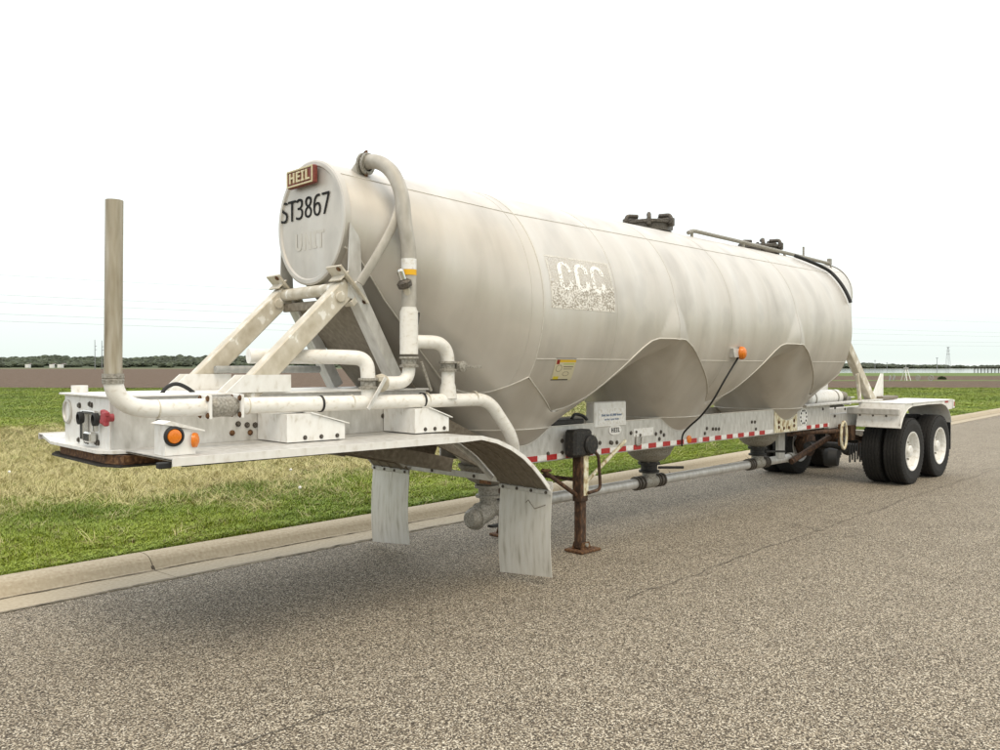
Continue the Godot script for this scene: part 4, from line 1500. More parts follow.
func _piping() -> void:
	var pp: Material = M["pipe_paint"]
	var Z := 0.75
	var r := 0.055
	var base := pz(113, 385, Z)
	var yp := 1.603
	# upright stack at the front
	var st := mk()
	var foot := Vector3(base.x, 1.79, Z)
	rod(st, foot, Vector3(base.x + 0.012, 2.85, Z), 0.0505, 20)
	var stack := obj("stack_pipe", st, M["stack"], trailer)
	stack.set_meta("label", "tall upright tarnished stack pipe")
	st = mk()
	lathe(st, Vector3(base.x, 1.79, Z), Vector3.UP, [[r, -0.03], [0.060, -0.03], [0.062, -0.005], [0.057, 0.0], [0.062, 0.005], [0.060, 0.03], [r, 0.03]], 20)
	obj("hose_clamp", st, M["cast_metal"], stack)
	# main pipe along the neck
	var xend: float = pz(488, 401, Z).x
	st = mk()
	var c0: float = pz(206, 405, Z).x
	var c1: float = pz(237, 404, Z).x
	var sweep := PackedVector3Array()
	for k in 15:
		var t := k / 14.0
		sweep.append(Vector3(base.x, 1.795, Z).lerp(Vector3(base.x, yp, Z), t).lerp(Vector3(base.x, yp, Z).lerp(Vector3(base.x + 0.24, yp, Z), t), t))
	sweep.append(Vector3(c0, yp, Z))
	tube(st, sweep, r, 20)
	var mp := obj("main_pipe", st, pp, trailer)
	st = mk()
	tube(st, bend([Vector3(c1, yp, Z), Vector3(xend, yp - 0.02, Z), Vector3(xend + 0.32, 1.24, Z - 0.02), Vector3(xend + 0.42, 1.10, Z - 0.1)], 0.14, 10), r, 20)
	var mp2 := obj("main_pipe", st, pp, trailer)
	# check valve between two flanges
	st = mk()
	lathe(st, Vector3(c0, yp, Z), Vector3(1, 0, 0), [[0.05, 0.0], [0.062, 0.03], [0.07, 0.05], [0.066, (c1 - c0) * 0.5], [0.07, c1 - c0 - 0.05], [0.062, c1 - c0 - 0.03], [0.05, c1 - c0]], 20)
	var cv := obj("check_valve", st, M["cast_metal"], trailer)
	for x in [c0 - 0.012, c1 - 0.006]:
		st = mk()
		box(st, Vector3(x + 0.009, yp, Z), Vector3(0.02, 0.155, 0.155), Basis(), 0.006)
		obj("flange", st, M["white_paint"], cv)
		for k in 4:
			bolt(cv, Vector3(x - 0.001, yp + (0.055 if k < 2 else -0.055), Z + (0.055 if k % 2 == 0 else -0.055)), Vector3(-1, 0, 0), 0.014, "rust")
	for x in [base.x + 0.26, c1 + 0.07, c1 + 0.9, c1 + 1.62, xend - 0.16]:
		st = mk()
		lathe(st, Vector3(x, yp - 0.003, Z), Vector3(1, 0, 0), [[r - 0.002, -0.007], [r + 0.003, -0.003], [r + 0.003, 0.003], [r - 0.002, 0.007]], 20)
		obj("weld_seam", st, M["worn_paint"], mp2)
	for px in [320.0, 422.0]:       # straps
		var p: Vector3 = pz(px, 404, Z)
		st = mk()
		lathe(st, Vector3(p.x, yp - 0.006, Z), Vector3(1, 0, 0), [[r, -0.008], [r + 0.006, -0.008], [r + 0.006, 0.008], [r, 0.008]], 20)
		obj("strap", st, M["black_steel"], mp2)
	# tee and branch that climbs to a coupling, loops over and joins the riser
	var tx: float = pz(448, 400, Z).x
	st = mk()
	tube(st, P([Vector3(tx, yp, Z), Vector3(tx, 1.70, Z), Vector3(tx, 1.74, Z)]), 0.075, 20, true, 1.0, 0.052)
	rod(st, Vector3(tx, 1.70, Z), Vector3(tx, 1.835, Z), r, 20)
	obj("tee_branch", st, pp, trailer)
	var rx: float = pz(409, 355, Z).x
	clampring(trailer, Vector3(tx, 1.865, Z), Vector3.UP, r, "cast_metal", "pipe_coupling")
	st = mk()
	tube(st, bend([Vector3(tx, 1.88, Z), Vector3(tx, 2.06, Z), Vector3(rx + 0.02, 2.06, Z)], 0.17, 10), r, 20)
	obj("loop_pipe", st, pp, trailer)
	# lever on the coupling
	st = mk()
	box(st, Vector3(tx + 0.09, 1.865, Z + 0.02), Vector3(0.07, 0.08, 0.08), Basis(), 0.012)
	lathe(st, Vector3(tx + 0.10, 1.865, Z + 0.06), Vector3(0, 0, 1), [[0.045, -0.02], [0.045, 0.02], [0.02, 0.03], [0.0, 0.03]], 14)
	bar(st, Vector3(tx + 0.12, 1.865, Z + 0.05), Vector3(tx + 0.32, 1.86, Z + 0.06), 0.022, 0.01)
	obj("valve_lever", st, M["cast_metal"], trailer)
	# riser over the top of the tank
	st = mk()
	tube(st, P([Vector3(rx, 1.96, Z), Vector3(rx, 2.30, Z)]), 0.072, 20)
	tube(st, P([Vector3(rx, 2.28, Z), Vector3(rx, 2.34, Z)]), 0.072, 20, true, 1.0, 0.055)
	var rs0 := obj("riser_base", st, pp, trailer)
	st = mk()
	var cv3 := Curve3D.new()
	var way := [Vector3(rx, 2.32, Z), Vector3(rx, 2.75, Z), pz(405, 225, 0.75), pz(402, 197, 0.72), pz(395, 177, 0.65), pz(385, 166, 0.55), pz(374, 162, 0.44), pz(364, 165, 0.34), pz(357, 176, 0.27), pz(355, 190, 0.24)]
	for k in way.size():
		var tan: Vector3 = (way[mini(k + 1, way.size() - 1)] - way[maxi(k - 1, 0)]) * 0.17
		cv3.add_point(way[k], -tan, tan)
	cv3.bake_interval = 0.03
	var top := cv3.get_baked_points()
	tube(st, top, 0.058, 20)
	var rs := obj("riser_pipe", st, M["grey_hose"], trailer)
	rs.set_meta("label", "curved riser pipe looping over the tank top")
	st = mk()
	lathe(st, Vector3(rx, 2.60, Z), Vector3.UP, [[0.0585, -0.022], [0.0605, -0.022], [0.0605, 0.022], [0.0585, 0.022]], 24)
	obj("yellow_band", st, M["yellow"], rs)
	st = mk()
	lathe(st, Vector3(rx, 2.665, Z), Vector3.UP, [[0.0585, -0.042], [0.0605, -0.042], [0.0605, 0.042], [0.0585, 0.042]], 24)
	obj("white_band", st, M["white_tape"], rs)
	st = mk()
	var cdir := Vector3(-0.25, 0.12, -0.85).normalized()
	lathe(st, pz(366, 164.5, 0.36), cdir, [[0.058, -0.03], [0.088, -0.03], [0.088, -0.01], [0.07, -0.008], [0.07, 0.008], [0.088, 0.01], [0.088, 0.03], [0.058, 0.03]], 20)
	obj("clamp", st, M["cast_metal"], rs)
	for s in [1.0, -1.0]:
		bolt(rs, pz(366, 164.5, 0.36) + Vector3(0, 0.085 * s, 0), Vector3(-1, 0.3 * s, 0).normalized(), 0.02, "rust")
	# lower end of the riser
	clampring(trailer, Vector3(rx, 1.90, Z), Vector3.UP, r, "cast_metal", "pipe_coupling")
	st = mk()
	var ex: float = pz(376, 384, Z).x
	tube(st, bend([Vector3(rx, 1.88, Z), Vector3(rx, 1.738, Z), Vector3(ex, 1.738, Z)], 0.12, 10), r * 0.92, 20)
	obj("elbow_pipe", st, pp, trailer)
	st = mk()
	lathe(st, Vector3(ex + 0.05, 1.738, Z), Vector3(-1, 0, 0), [[0.0, -0.04], [0.06, -0.03], [0.072, 0.0], [0.06, 0.05], [0.0, 0.06]], 16)
	box(st, Vector3(ex + 0.01, 1.77, Z + 0.05), Vector3(0.06, 0.05, 0.05), Basis(), 0.01)
	obj("valve_body", st, M["worn_paint"], trailer)
	# handle of the valve, hanging in front of the pipe
	st = mk()
	bar(st, Vector3(ex + 0.03, 1.78, Z + 0.08), Vector3(ex - 0.14, 1.545, Z + 0.09), 0.03, 0.012)
	obj("valve_handle", st, M["alloy"], trailer)
	# branch that runs inward and forward over the neck
	st = mk()
	var bx: float = ex - 0.07
	tube(st, P([Vector3(bx, yp, Z), Vector3(bx, 1.70, Z)]), r, 18)
	obj("tee_branch", st, pp, trailer)
	clampring(trailer, Vector3(bx, 1.735, Z), Vector3.UP, r, "cast_metal", "pipe_coupling")
	st = mk()
	tube(st, bend([Vector3(bx, 1.745, Z), Vector3(bx, 1.925, Z - 0.02), Vector3(bx - 0.16, 1.935, Z - 0.1), Vector3(3.2, 1.94, 0.32), Vector3(2.9, 1.94, 0.28)], 0.13, 10), r, 20)
	obj("crossover_pipe", st, pp, trailer)
	st = mk()
	rod(st, Vector3(3.9, 1.84, -0.36), Vector3(2.95, 1.84, -0.36), 0.03, 12)
	bar(st, Vector3(3.42, 1.88, -0.34), Vector3(3.42, 1.78, -0.34), 0.03, 0.02)
	obj("air_line", st, M["galvanised"], trailer)
	# flat brace from the riser to the strut
	st = mk()
	tube(st, bend([Vector3(4.03, 3.34, 0.60), Vector3(3.97, 3.08, 0.70), Vector3(3.76, 2.72, 0.69), Vector3(3.64, 2.50, 0.62)], 0.2, 8), 0.036, 14, true, 0.55)
	obj("flat_brace", st, M["grey_hose"], trailer)
	# relief valve on the riser
	var rv := Vector3(rx - 0.06, 2.49, Z + 0.03)
	st = mk()
	tube(st, bend([Vector3(rx, 2.40, Z), rv + Vector3(0.03, -0.06, 0), rv], 0.05, 6), 0.028, 12)
	var rel := obj("relief_valve", st, M["worn_paint"], trailer)
	st = mk()
	lathe(st, rv, Vector3(-0.4, 0.9, 0), [[0.03, -0.02], [0.055, -0.01], [0.06, 0.03], [0.035, 0.05], [0.0, 0.05]], 16)
	obj("valve_cap", st, M["dark_metal"], rel)
	st = mk()
	lathe(st, rv + Vector3(-0.02, 0.05, 0), Vector3(-0.4, 0.9, 0), [[0.028, 0.0], [0.028, 0.07], [0.02, 0.085], [0.0, 0.085]], 12)
	obj("gauge", st, M["chrome"], rel)
	# chain and thin stay by the tee
	st = mk()
	rod(st, Vector3(rx + 0.09, 1.90, Z + 0.04), Vector3(rx + 0.2, 1.67, Z + 0.03), 0.013, 6)
	obj("chain", st, M["cast_metal"], trailer)
	st = mk()
	tube(st, bend([Vector3(4.22, 2.30, 0.62), Vector3(4.16, 2.2, 0.68), Vector3(4.10, 2.16, 0.72)], 0.05, 5), 0.008, 6)
	obj("cable", st, M["black_rubber"], trailer)

func _rails() -> void:
	for sg in [1.0, -1.0]:
		var z0: float = 0.43 * sg
		var st := mk()
		# web with cut-outs where the hoppers pass through
		var top: Array = []
		var xs := 5.35
		while xs < 12.46:
			var y := 1.268
			for h in OUT:
				var c: float = 0.452
				# height at which the hopper is as wide as the web here
				var rr := sqrt((xs - h) * (xs - h) + c * c)
				if rr < 0.66:
					y = minf(y, 1.28 - (0.609 - rr) / 0.97 - 0.015)
			top.append([xs, clampf(y, 1.035, 1.268)])
			xs += 0.03
		var poly := PackedVector2Array()
		for q in top:
			poly.append(Vector2(q[0], q[1]))
		poly.append(Vector2(top[-1][0], 0.942))
		poly.append(Vector2(top[0][0], 0.942))
		prism(st, poly, Vector3(0, 0, z0 + (0.0 if sg > 0 else -0.018)), Vector3(1, 0, 0), Vector3.UP, 0.018)
		box(st, Vector3(8.9, 0.937, 0.40 * sg), Vector3(7.1, 0.010, 0.09))
		var rail := obj("frame_rail", st, M["alloy"], trailer)
		var edge := PackedVector3Array()
		for q in top:
			edge.append(Vector3(q[0], q[1] + 0.003, z0 + 0.012 * sg))
		st = mk()
		tube(st, edge, 0.009, 6)
		obj("weld_seam", st, M["bead"], rail)
		# reflective tape
		var zf: float = z0 + 0.0205 * sg
		st = mk()
		for s in [[5.45, 8.6], [8.72, 10.62], [11.36, 12.44]]:
			box(st, Vector3((s[0] + s[1]) * 0.5, 0.972, zf), Vector3(s[1] - s[0], 0.055, 0.004), Basis(), 0.001)
		obj("white_tape", st, M["white_tape"], rail)
		var x := 5.75
		var strip: MeshInstance3D = null
		while x < 12.4:
			if not (x > 10.5 and x < 11.5):
				if strip == null:
					st = mk()
					box(st, Vector3.ZERO, Vector3(0.15, 0.055, 0.004), Basis(), 0.001)
					strip = obj("red_tape", st, M["red_tape"], rail, Vector3(x, 0.972, zf + 0.0025 * sg))
				else:
					again(strip, Vector3(x, 0.972, zf + 0.0025 * sg), rail)
			x += 0.285
		if sg < 0: continue
		# plates, holes and bolts on the near rail
		var rr2 := RandomNumberGenerator.new()
		rr2.seed = 3
		for q in [[562, 441], [548, 454], [562, 453], [636, 432], [640, 435], [631, 433], [656, 434], [659.5, 439], [661, 432], [664, 435], [707, 428.5], [705, 433.5], [755, 422], [756, 429], [752, 422], [713, 429], [716, 429], [719, 429], [600, 443], [612, 443], [617, 442.5], [610.5, 442.5], [823, 409], [835, 408], [845, 409], [835, 416]]:
			bolt(rail, pz(q[0], q[1], z0 + 0.019), Vector3(0, 0, 1), 0.016, "dark_metal")
		st = mk()
		var p0 := pz(632, 437, z0)
		var p1 := pz(652, 427, z0)
		box(st, Vector3((p0.x + p1.x) * 0.5, (p0.y + p1.y) * 0.5, z0 + 0.021), Vector3(p1.x - p0.x, p1.y - p0.y, 0.004), Basis(), 0.001)
		obj("blank_plate", st, M["white_tape"], rail)
		# amber side marker
		var am := pz(687.5, 439.3, z0)
		st = mk()
		lathe(st, Vector3(am.x, am.y, z0 + 0.018), Vector3(0, 0, 1), [[0.05, 0.0], [0.048, 0.012], [0.03, 0.022], [0.0, 0.024]], 18)
		obj("amber_lamp", st, M["amber"], rail)
		# rusty cover under the rear hopper
		st = mk()
		var ht := PackedVector2Array()
		for k in 21:
			var xx := lerpf(10.66, 11.34, k / 20.0)
			var r3 := sqrt((xx - 11.04) * (xx - 11.04) + 0.2116)
			ht.append(Vector2(xx, clampf(1.28 - (0.609 - r3) / 0.97 - 0.02, 1.03, 1.245)))
		ht.append(Vector2(11.34, 0.945))
		ht.append(Vector2(10.66, 0.945))
		prism(st, ht, Vector3(0, 0, z0 + 0.019), Vector3(1, 0, 0), Vector3.UP, 0.01)
		var cov := obj("hopper_cover", st, M["leg_paint"], rail)
		for q in [[10.78, 1.09], [10.78, 1.02], [11.24, 1.09], [11.24, 1.02], [10.93, 1.0], [11.08, 1.0]]:
			bolt(cov, Vector3(q[0], q[1], z0 + 0.029), Vector3(0, 0, 1), 0.018, "rust")
		# dial of holes
		st = mk()
		var dc := Vector3(11.56, 1.13, z0 + 0.018)
		lathe(st, dc, Vector3(0, 0, 1), [[0.135, 0.0], [0.135, 0.004], [0.0, 0.005]], 28)
		var dial := obj("hole_dial", st, M["white_tape"], rail)
		for k in 10:
			var a := TAU * k / 10
			st = mk()
			lathe(st, dc + Vector3(cos(a), sin(a), 0) * 0.095, Vector3(0, 0, 1), [[0.018, 0.005], [0.016, 0.008], [0.0, 0.008]], 8)
			obj("hole", st, M["dark_hole"], dial)
	# document box on the rail
	var st2 := mk()
	var a0 := pz(594.5, 426, 0.46)
	var a1 := pz(626.5, 404, 0.46)
	var cx := (a0.x + a1.x) * 0.5
	box(st2, Vector3(cx, 1.355, 0.40), Vector3(a1.x - a0.x, 0.27, 0.12), Basis(), 0.012)
	var db := obj("document_box", st2, M["white_paint"], trailer)
	st2 = mk()
	box(st2, Vector3(cx + 0.01, 1.335, 0.462), Vector3((a1.x - a0.x) * 0.80, 0.165, 0.004), Basis(), 0.001)
	obj("notice", st2, M["white_tape"], db)
	lettering("notice_lettering", "Unit has $3,000 lease", 0.024, M["blue_ink"], db, Vector3(cx + 0.01, 1.35, 0.4655), Basis(), 0.002, 700, 1.05)
	lettering("notice_lettering", "on the 5-year lease", 0.02, M["blue_ink"], db, Vector3(cx + 0.01, 1.305, 0.4655), Basis(), 0.002, 500, 1.05)
	st2 = mk()
	lathe(st2, pz(615, 430, 0.45) + Vector3(0, 0, 0), Vector3(0, 0, 1), [[0.055, 0.0], [0.055, 0.006], [0.0, 0.007]], 24)
	var ov := obj("oval_plate", st2, M["white_tape"], trailer)
	var q0 := pz(615, 430, 0.45)
	ov.transform = Transform3D(Basis().scaled(Vector3(2.0, 1, 1)), Vector3(-q0.x, 0, 0.0))
	lettering("plate_lettering", "HEIL", 0.05, M["black_ink"], ov, Vector3(q0.x, q0.y, 0.458), Basis().scaled(Vector3(0.5, 1, 1)), 0.002, 600)
	# black tray on top of the rail by the gap
	st2 = mk()
	box(st2, Vector3(6.28, 1.305, 0.36), Vector3(0.5, 0.05, 0.2), Basis(), 0.01)
	obj("hose_tray", st2, M["black_steel"], trailer)
	st2 = mk()
	tube(st2, bend([Vector3(6.40, 1.33, 0.40), Vector3(6.46, 1.38, 0.38), Vector3(6.58, 1.36, 0.40), Vector3(6.62, 1.31, 0.42)], 0.05, 6), 0.016, 8)
	obj("air_hose", st2, M["black_rubber"], trailer)
	# hook on the rail
	st2 = mk()
	var hk := pz(638, 440, 0.45)
	tube(st2, bend([hk + Vector3(-0.04, 0.06, 0), hk + Vector3(-0.05, -0.06, 0.01), hk + Vector3(0.03, -0.05, 0.02), hk + Vector3(0.04, 0.03, 0.02)], 0.03, 5), 0.009, 6)
	obj("hook", st2, M["cast_metal"], trailer)
	# cross members
	for x in [5.9, 6.9, 7.4, 9.3, 9.9, 12.2]:
		st2 = mk()
		box(st2, Vector3(x, 1.03, 0), Vector3(0.09, 0.15, 0.85))
		obj("cross_member", st2, M["alloy"], trailer)

func _landing_gear() -> void:
	for sg in [1.0, -1.0]:
		var z: float = 0.545 * sg
		var st := mk()
		box(st, Vector3(6.36, 0.82, z), Vector3(0.115, 0.62, 0.115), Basis(), 0.008)
		var leg := obj("landing_leg", st, M["rusty_steel"], trailer)
		st = mk()
		box(st, Vector3(6.378, 0.80, z + 0.060 * sg), Vector3(0.07, 0.46, 0.010), Basis(), 0.003)
		obj("painted_face", st, M["leg_paint"], leg)
		st = mk()
		box(st, Vector3(6.36, 0.30, z), Vector3(0.088, 0.52, 0.088), Basis(), 0.006)
		obj("inner_tube", st, M["rusty_steel"], leg)
		st = mk()
		box(st, Vector3(6.40, 0.017, z), Vector3(0.30, 0.026, 0.24), Basis(), 0.006)
		for dz in [-0.055, 0.055]:
			prism(st, v2([6.30, 0.03, 6.46, 0.03, 6.43, 0.10, 6.33, 0.10]), Vector3(0, 0, z + dz - 0.006), Vector3(1, 0, 0), Vector3.UP, 0.012)
		obj("foot", st, M["rust"], leg)
		st = mk()
		rod(st, Vector3(6.38, 0.075, z - 0.08), Vector3(6.38, 0.075, z + 0.08), 0.02, 10)
		obj("foot_pin", st, M["cast_metal"], leg)
		# gear case
		st = mk()
		box(st, Vector3(6.32, 1.10, z + 0.01 * sg), Vector3(0.28, 0.27, 0.15), Basis(), 0.025)
		lathe(st, Vector3(6.42, 1.08, z + 0.07 * sg), Vector3(0, 0, sg), [[0.10, -0.01], [0.10, 0.03], [0.085, 0.045], [0.0, 0.047]], 20)
		var gc := obj("gear_case", st, M["black_steel"], leg)
		if sg > 0:
			bolt(gc, Vector3(6.52, 1.15, z + 0.05), Vector3(0, 0, 1), 0.02, "chrome")
			bolt(gc, Vector3(6.52, 1.0, z + 0.05), Vector3(0, 0, 1), 0.015, "chrome")
			# crank
			st = mk()
			tube(st, bend([Vector3(6.50, 1.0, z + 0.06), Vector3(6.55, 0.98, z + 0.08), Vector3(6.56, 0.62, z + 0.10), Vector3(6.38, 0.60, z + 0.09)], 0.06, 7), 0.017, 10)
			obj("crank_handle", st, M["rusty_steel"], leg)
			st = mk()
			rod(st, Vector3(6.52, 0.985, z + 0.055), Vector3(6.53, 1.015, z + 0.05), 0.022, 8)
			obj("crank_joint", st, M["red_plastic"], leg)
		# braces
		st = mk()
		rod(st, Vector3(6.33, 0.56, z), Vector3(5.86, 0.86, z - 0.06 * sg), 0.022, 10)
		obj("brace", st, M["rusty_steel"], leg)
	var st2 := mk()
	rod(st2, pz(625.5, 441, 0.455), Vector3(6.41, 0.63, 0.50), 0.020, 10)
	obj("rail_brace", st2, M["leg_paint"], trailer)
	st2 = mk()
	rod(st2, Vector3(6.36, 0.72, -0.5), Vector3(6.36, 0.72, 0.5), 0.02, 10)
	obj("cross_shaft", st2, M["rusty_steel"], trailer)
	st2 = mk()
	var ring := PackedVector3Array()
	for k in 13:
		ring.append(Vector3(5.90 + cos(TAU * k / 12) * 0.045, 0.855, 0.50 + sin(TAU * k / 12) * 0.045))
	tube(st2, ring, 0.01, 6, false)
	obj("chain_ring", st2, M["rust"], trailer)

func _discharge() -> void:
	var pp: Material = M["alloy"]
	var y := 0.46
	for h in 3:
		var x: float = OUT[h]
		var st := mk()
		lathe(st, Vector3(x, 0, 0), Vector3.UP, [[0.0, 0.575], [0.125, 0.575], [0.125, 0.60], [0.10, 0.605], [0.10, 0.665], [0.135, 0.67], [0.135, 0.70], [0.0, 0.705]], 24)
		var bv := obj("butterfly_valve", st, M["black_steel"] if h > 0 else M["cast_metal"], trailer)
		for k in 6:
			var a := TAU * (k + 0.5) / 6
			bolt(bv, Vector3(x + cos(a) * 0.115, 0.695, sin(a) * 0.115), Vector3.UP, 0.014, "cast_metal")
		st = mk()
		if h == 0:
			bar(st, Vector3(x - 0.1, 0.745, 0.12), Vector3(x - 0.28, 0.78, 0.2), 0.05, 0.05)
		else:
			bar(st, Vector3(x + 0.05, 0.635, 0.1), Vector3(x + 0.42, 0.615, 0.22), 0.032, 0.02)
		obj("lever", st, M["rust"] if h == 0 else M["black_steel"], bv)
		st = mk()
		tube(st, P([Vector3(x, 0.575, 0), Vector3(x, 0.52, 0), Vector3(x, y, 0)]), 0.085, 18)
		lathe(st, Vector3(x - 0.15, y, 0), Vector3(1, 0, 0), [[0.0, 0.0], [0.072, 0.0], [0.072, 0.03], [0.078, 0.06], [0.078, 0.24], [0.072, 0.27], [0.072, 0.30], [0.0, 0.30]], 20)
		obj("outlet_tee", st, M["cast_metal"], trailer)
	# line from tee to tee
	for s in [[OUT[0] + 0.2, OUT[1] - 0.22], [OUT[1] + 0.2, OUT[2] - 0.22], [OUT[2] + 0.2, 12.05]]:
		var st := mk()
		rod(st, Vector3(s[0], y, 0), Vector3(s[1], y, 0), 0.060, 20)
		obj("discharge_pipe", st, pp, trailer)
		for x in [s[0], s[1]]:
			if x > 12.0: continue
			st = mk()
			lathe(st, Vector3(x, y, 0), Vector3(1, 0, 0), [[0.060, -0.07], [0.085, -0.07], [0.085, -0.05], [0.068, -0.045], [0.068, -0.02], [0.085, -0.015], [0.085, 0.015], [0.068, 0.02], [0.068, 0.045], [0.085, 0.05], [0.085, 0.07], [0.060, 0.07]], 20)
			obj("hose_coupling", st, M["dark_metal"], trailer)
	var st3 := mk()
	lathe(st3, Vector3(12.05, y, 0), Vector3(1, 0, 0), [[0.06, -0.02], [0.075, -0.02], [0.075, 0.06], [0.0, 0.065]], 18)
	obj("end_cap", st3, M["cast_metal"], trailer)
	# cast end at the front of the line
	st3 = mk()
	tube(st3, bend([Vector3(OUT[0], y - 0.03, 0), Vector3(OUT[0] - 0.1, y - 0.06, 0.02), Vector3(OUT[0] - 0.26, y - 0.06, 0.05)], 0.06, 5), 0.085, 16)
	lathe(st3, Vector3(OUT[0] - 0.2, y - 0.06, 0.05), Vector3(-1, 0, 0.1), [[0.10, 0.0], [0.115, 0.01], [0.115, 0.03], [0.095, 0.035], [0.095, 0.085], [0.07, 0.115], [0.0, 0.12]], 18)
	obj("inlet_adapter", st3, M["cast_metal"], trailer)
	st3 = mk()
	box(st3, Vector3(OUT[0] + 0.02, 0.31, 0.12), Vector3(0.22, 0.02, 0.08), Basis(), 0.004)
	obj("adapter_latch", st3, M["black_steel"], trailer)
	st3 = mk()
	box(st3, Vector3(11.65, 0.70, 0.05), Vector3(0.20, 0.42, 0.05))
	obj("pipe_hanger", st3, M["alloy"], trailer)

func _top_fittings() -> void:
	# manholes
	for h in [8.3, 11.08]:
		var st := mk()
		lathe(st, Vector3(h, 3.49, 0), Vector3.UP, [[0.28, 0.0], [0.28, 0.085], [0.305, 0.09], [0.305, 0.12], [0.25, 0.135], [0.0, 0.15]], 32)
		var mh := obj("manhole", st, M["dark_metal"], trailer)
		for k in 6:
			var a := TAU * k / 6 + 0.4
			var d := Vector3(cos(a), 0, sin(a))
			st = mk()
			var o: Vector3 = Vector3(h, 3.59, 0) + d * 0.31
			box(st, o, Vector3(0.07, 0.10, 0.05), Basis(d, Vector3.UP, d.cross(Vector3.UP)), 0.008)
			tube(st, bend([o + Vector3(0, 0.03, 0), o + Vector3(0, 0.085, 0) - d * 0.02, o + Vector3(0, 0.09, 0) - d * 0.16], 0.03, 5), 0.026, 8)
			rod(st, o - Vector3(0, 0.01, 0) - d.cross(Vector3.UP) * 0.05, o - Vector3(0, 0.01, 0) + d.cross(Vector3.UP) * 0.05, 0.016, 8)
			obj("lid_clamp", st, M["dark_metal"], mh)
	# hand rail along the crown
	var st2 := mk()
	var a0 := pz(688, 231.5, 0.35)
	var a1 := pz(830, 264, 0.35)
	tube(st2, bend([a0 + Vector3(0, -0.02, 0), a0 + Vector3(0.08, 0.02, 0), a0.lerp(a1, 0.3) + Vector3(0, 0.02, 0), a1], 0.2, 6), 0.026, 10)
	var hr := obj("hand_rail", st2, M["cast_metal"], trailer)
	for t in [0.02, 0.33, 0.62, 0.86]:
		var p := a0.lerp(a1, t)
		st2 = mk()
		rod(st2, p, Vector3(p.x, minf(p.y - 0.1, sec(p.x).x + 0.93 * sec(p.x).y), p.z), 0.02, 8)
		obj("rail_post", st2, M["cast_metal"], hr)
	st2 = mk()
	var pp := pz(803, 247, 0.3)
	rod(st2, pp, pp + Vector3(0, -0.25, 0), 0.016, 8)
	obj("rod_post", st2, M["cast_metal"], trailer)
	st2 = mk()
	var hp := PackedVector3Array()
	for k in 25:
		var t := k / 24.0
		hp.append(shell(lerpf(11.15, 11.62, smoothstep(0.0, 0.45, t)), lerpf(0.44, 1.24, t) * RB, 0.045)[0])
	tube(st2, hp, 0.024, 12)
	obj("black_hose", st2, M["black_rubber"], trailer)
	st2 = mk()
	var e0 := pz(829, 262, 0.35)
	box(st2, e0, Vector3(0.07, 0.10, 0.05))
	rod(st2, e0, e0 + Vector3(0.03, -0.22, 0.05), 0.012, 6)
	obj("rail_end", st2, M["cast_metal"], hr)
	# side lamp with its cable
	var lp := pz(742.5, 353, 1.13)
	st2 = mk()
	prism(st2, v2([-0.13, -0.05, 0.02, -0.05, 0.02, 0.05, -0.16, 0.05]), Vector3(lp.x - 0.03, lp.y, 1.02), Vector3(1, 0, 0), Vector3.UP, 0.10)
	var br := obj("side_lamp_bracket", st2, M["alloy"], trailer)
	st2 = mk()
	lathe(st2, Vector3(lp.x + 0.0, lp.y, 1.12), Vector3(0.3, 0, 1), [[0.072, -0.02], [0.076, 0.0], [0.068, 0.03], [0.04, 0.05], [0.0, 0.055]], 20)
	obj("amber_lamp", st2, M["amber"], br)
	st2 = mk()
	tube(st2, bend([pz(738.5, 357, 1.09), pz(724.6, 380, 1.02), pz(713, 401, 0.90), pz(700.6, 417, 0.72), pz(690, 426, 0.60), pz(682.3, 434, 0.50), pz(682.0, 446, 0.47)], 0.1, 5), 0.011, 8)
	obj("lamp_cable", st2, M["black_rubber"], trailer)

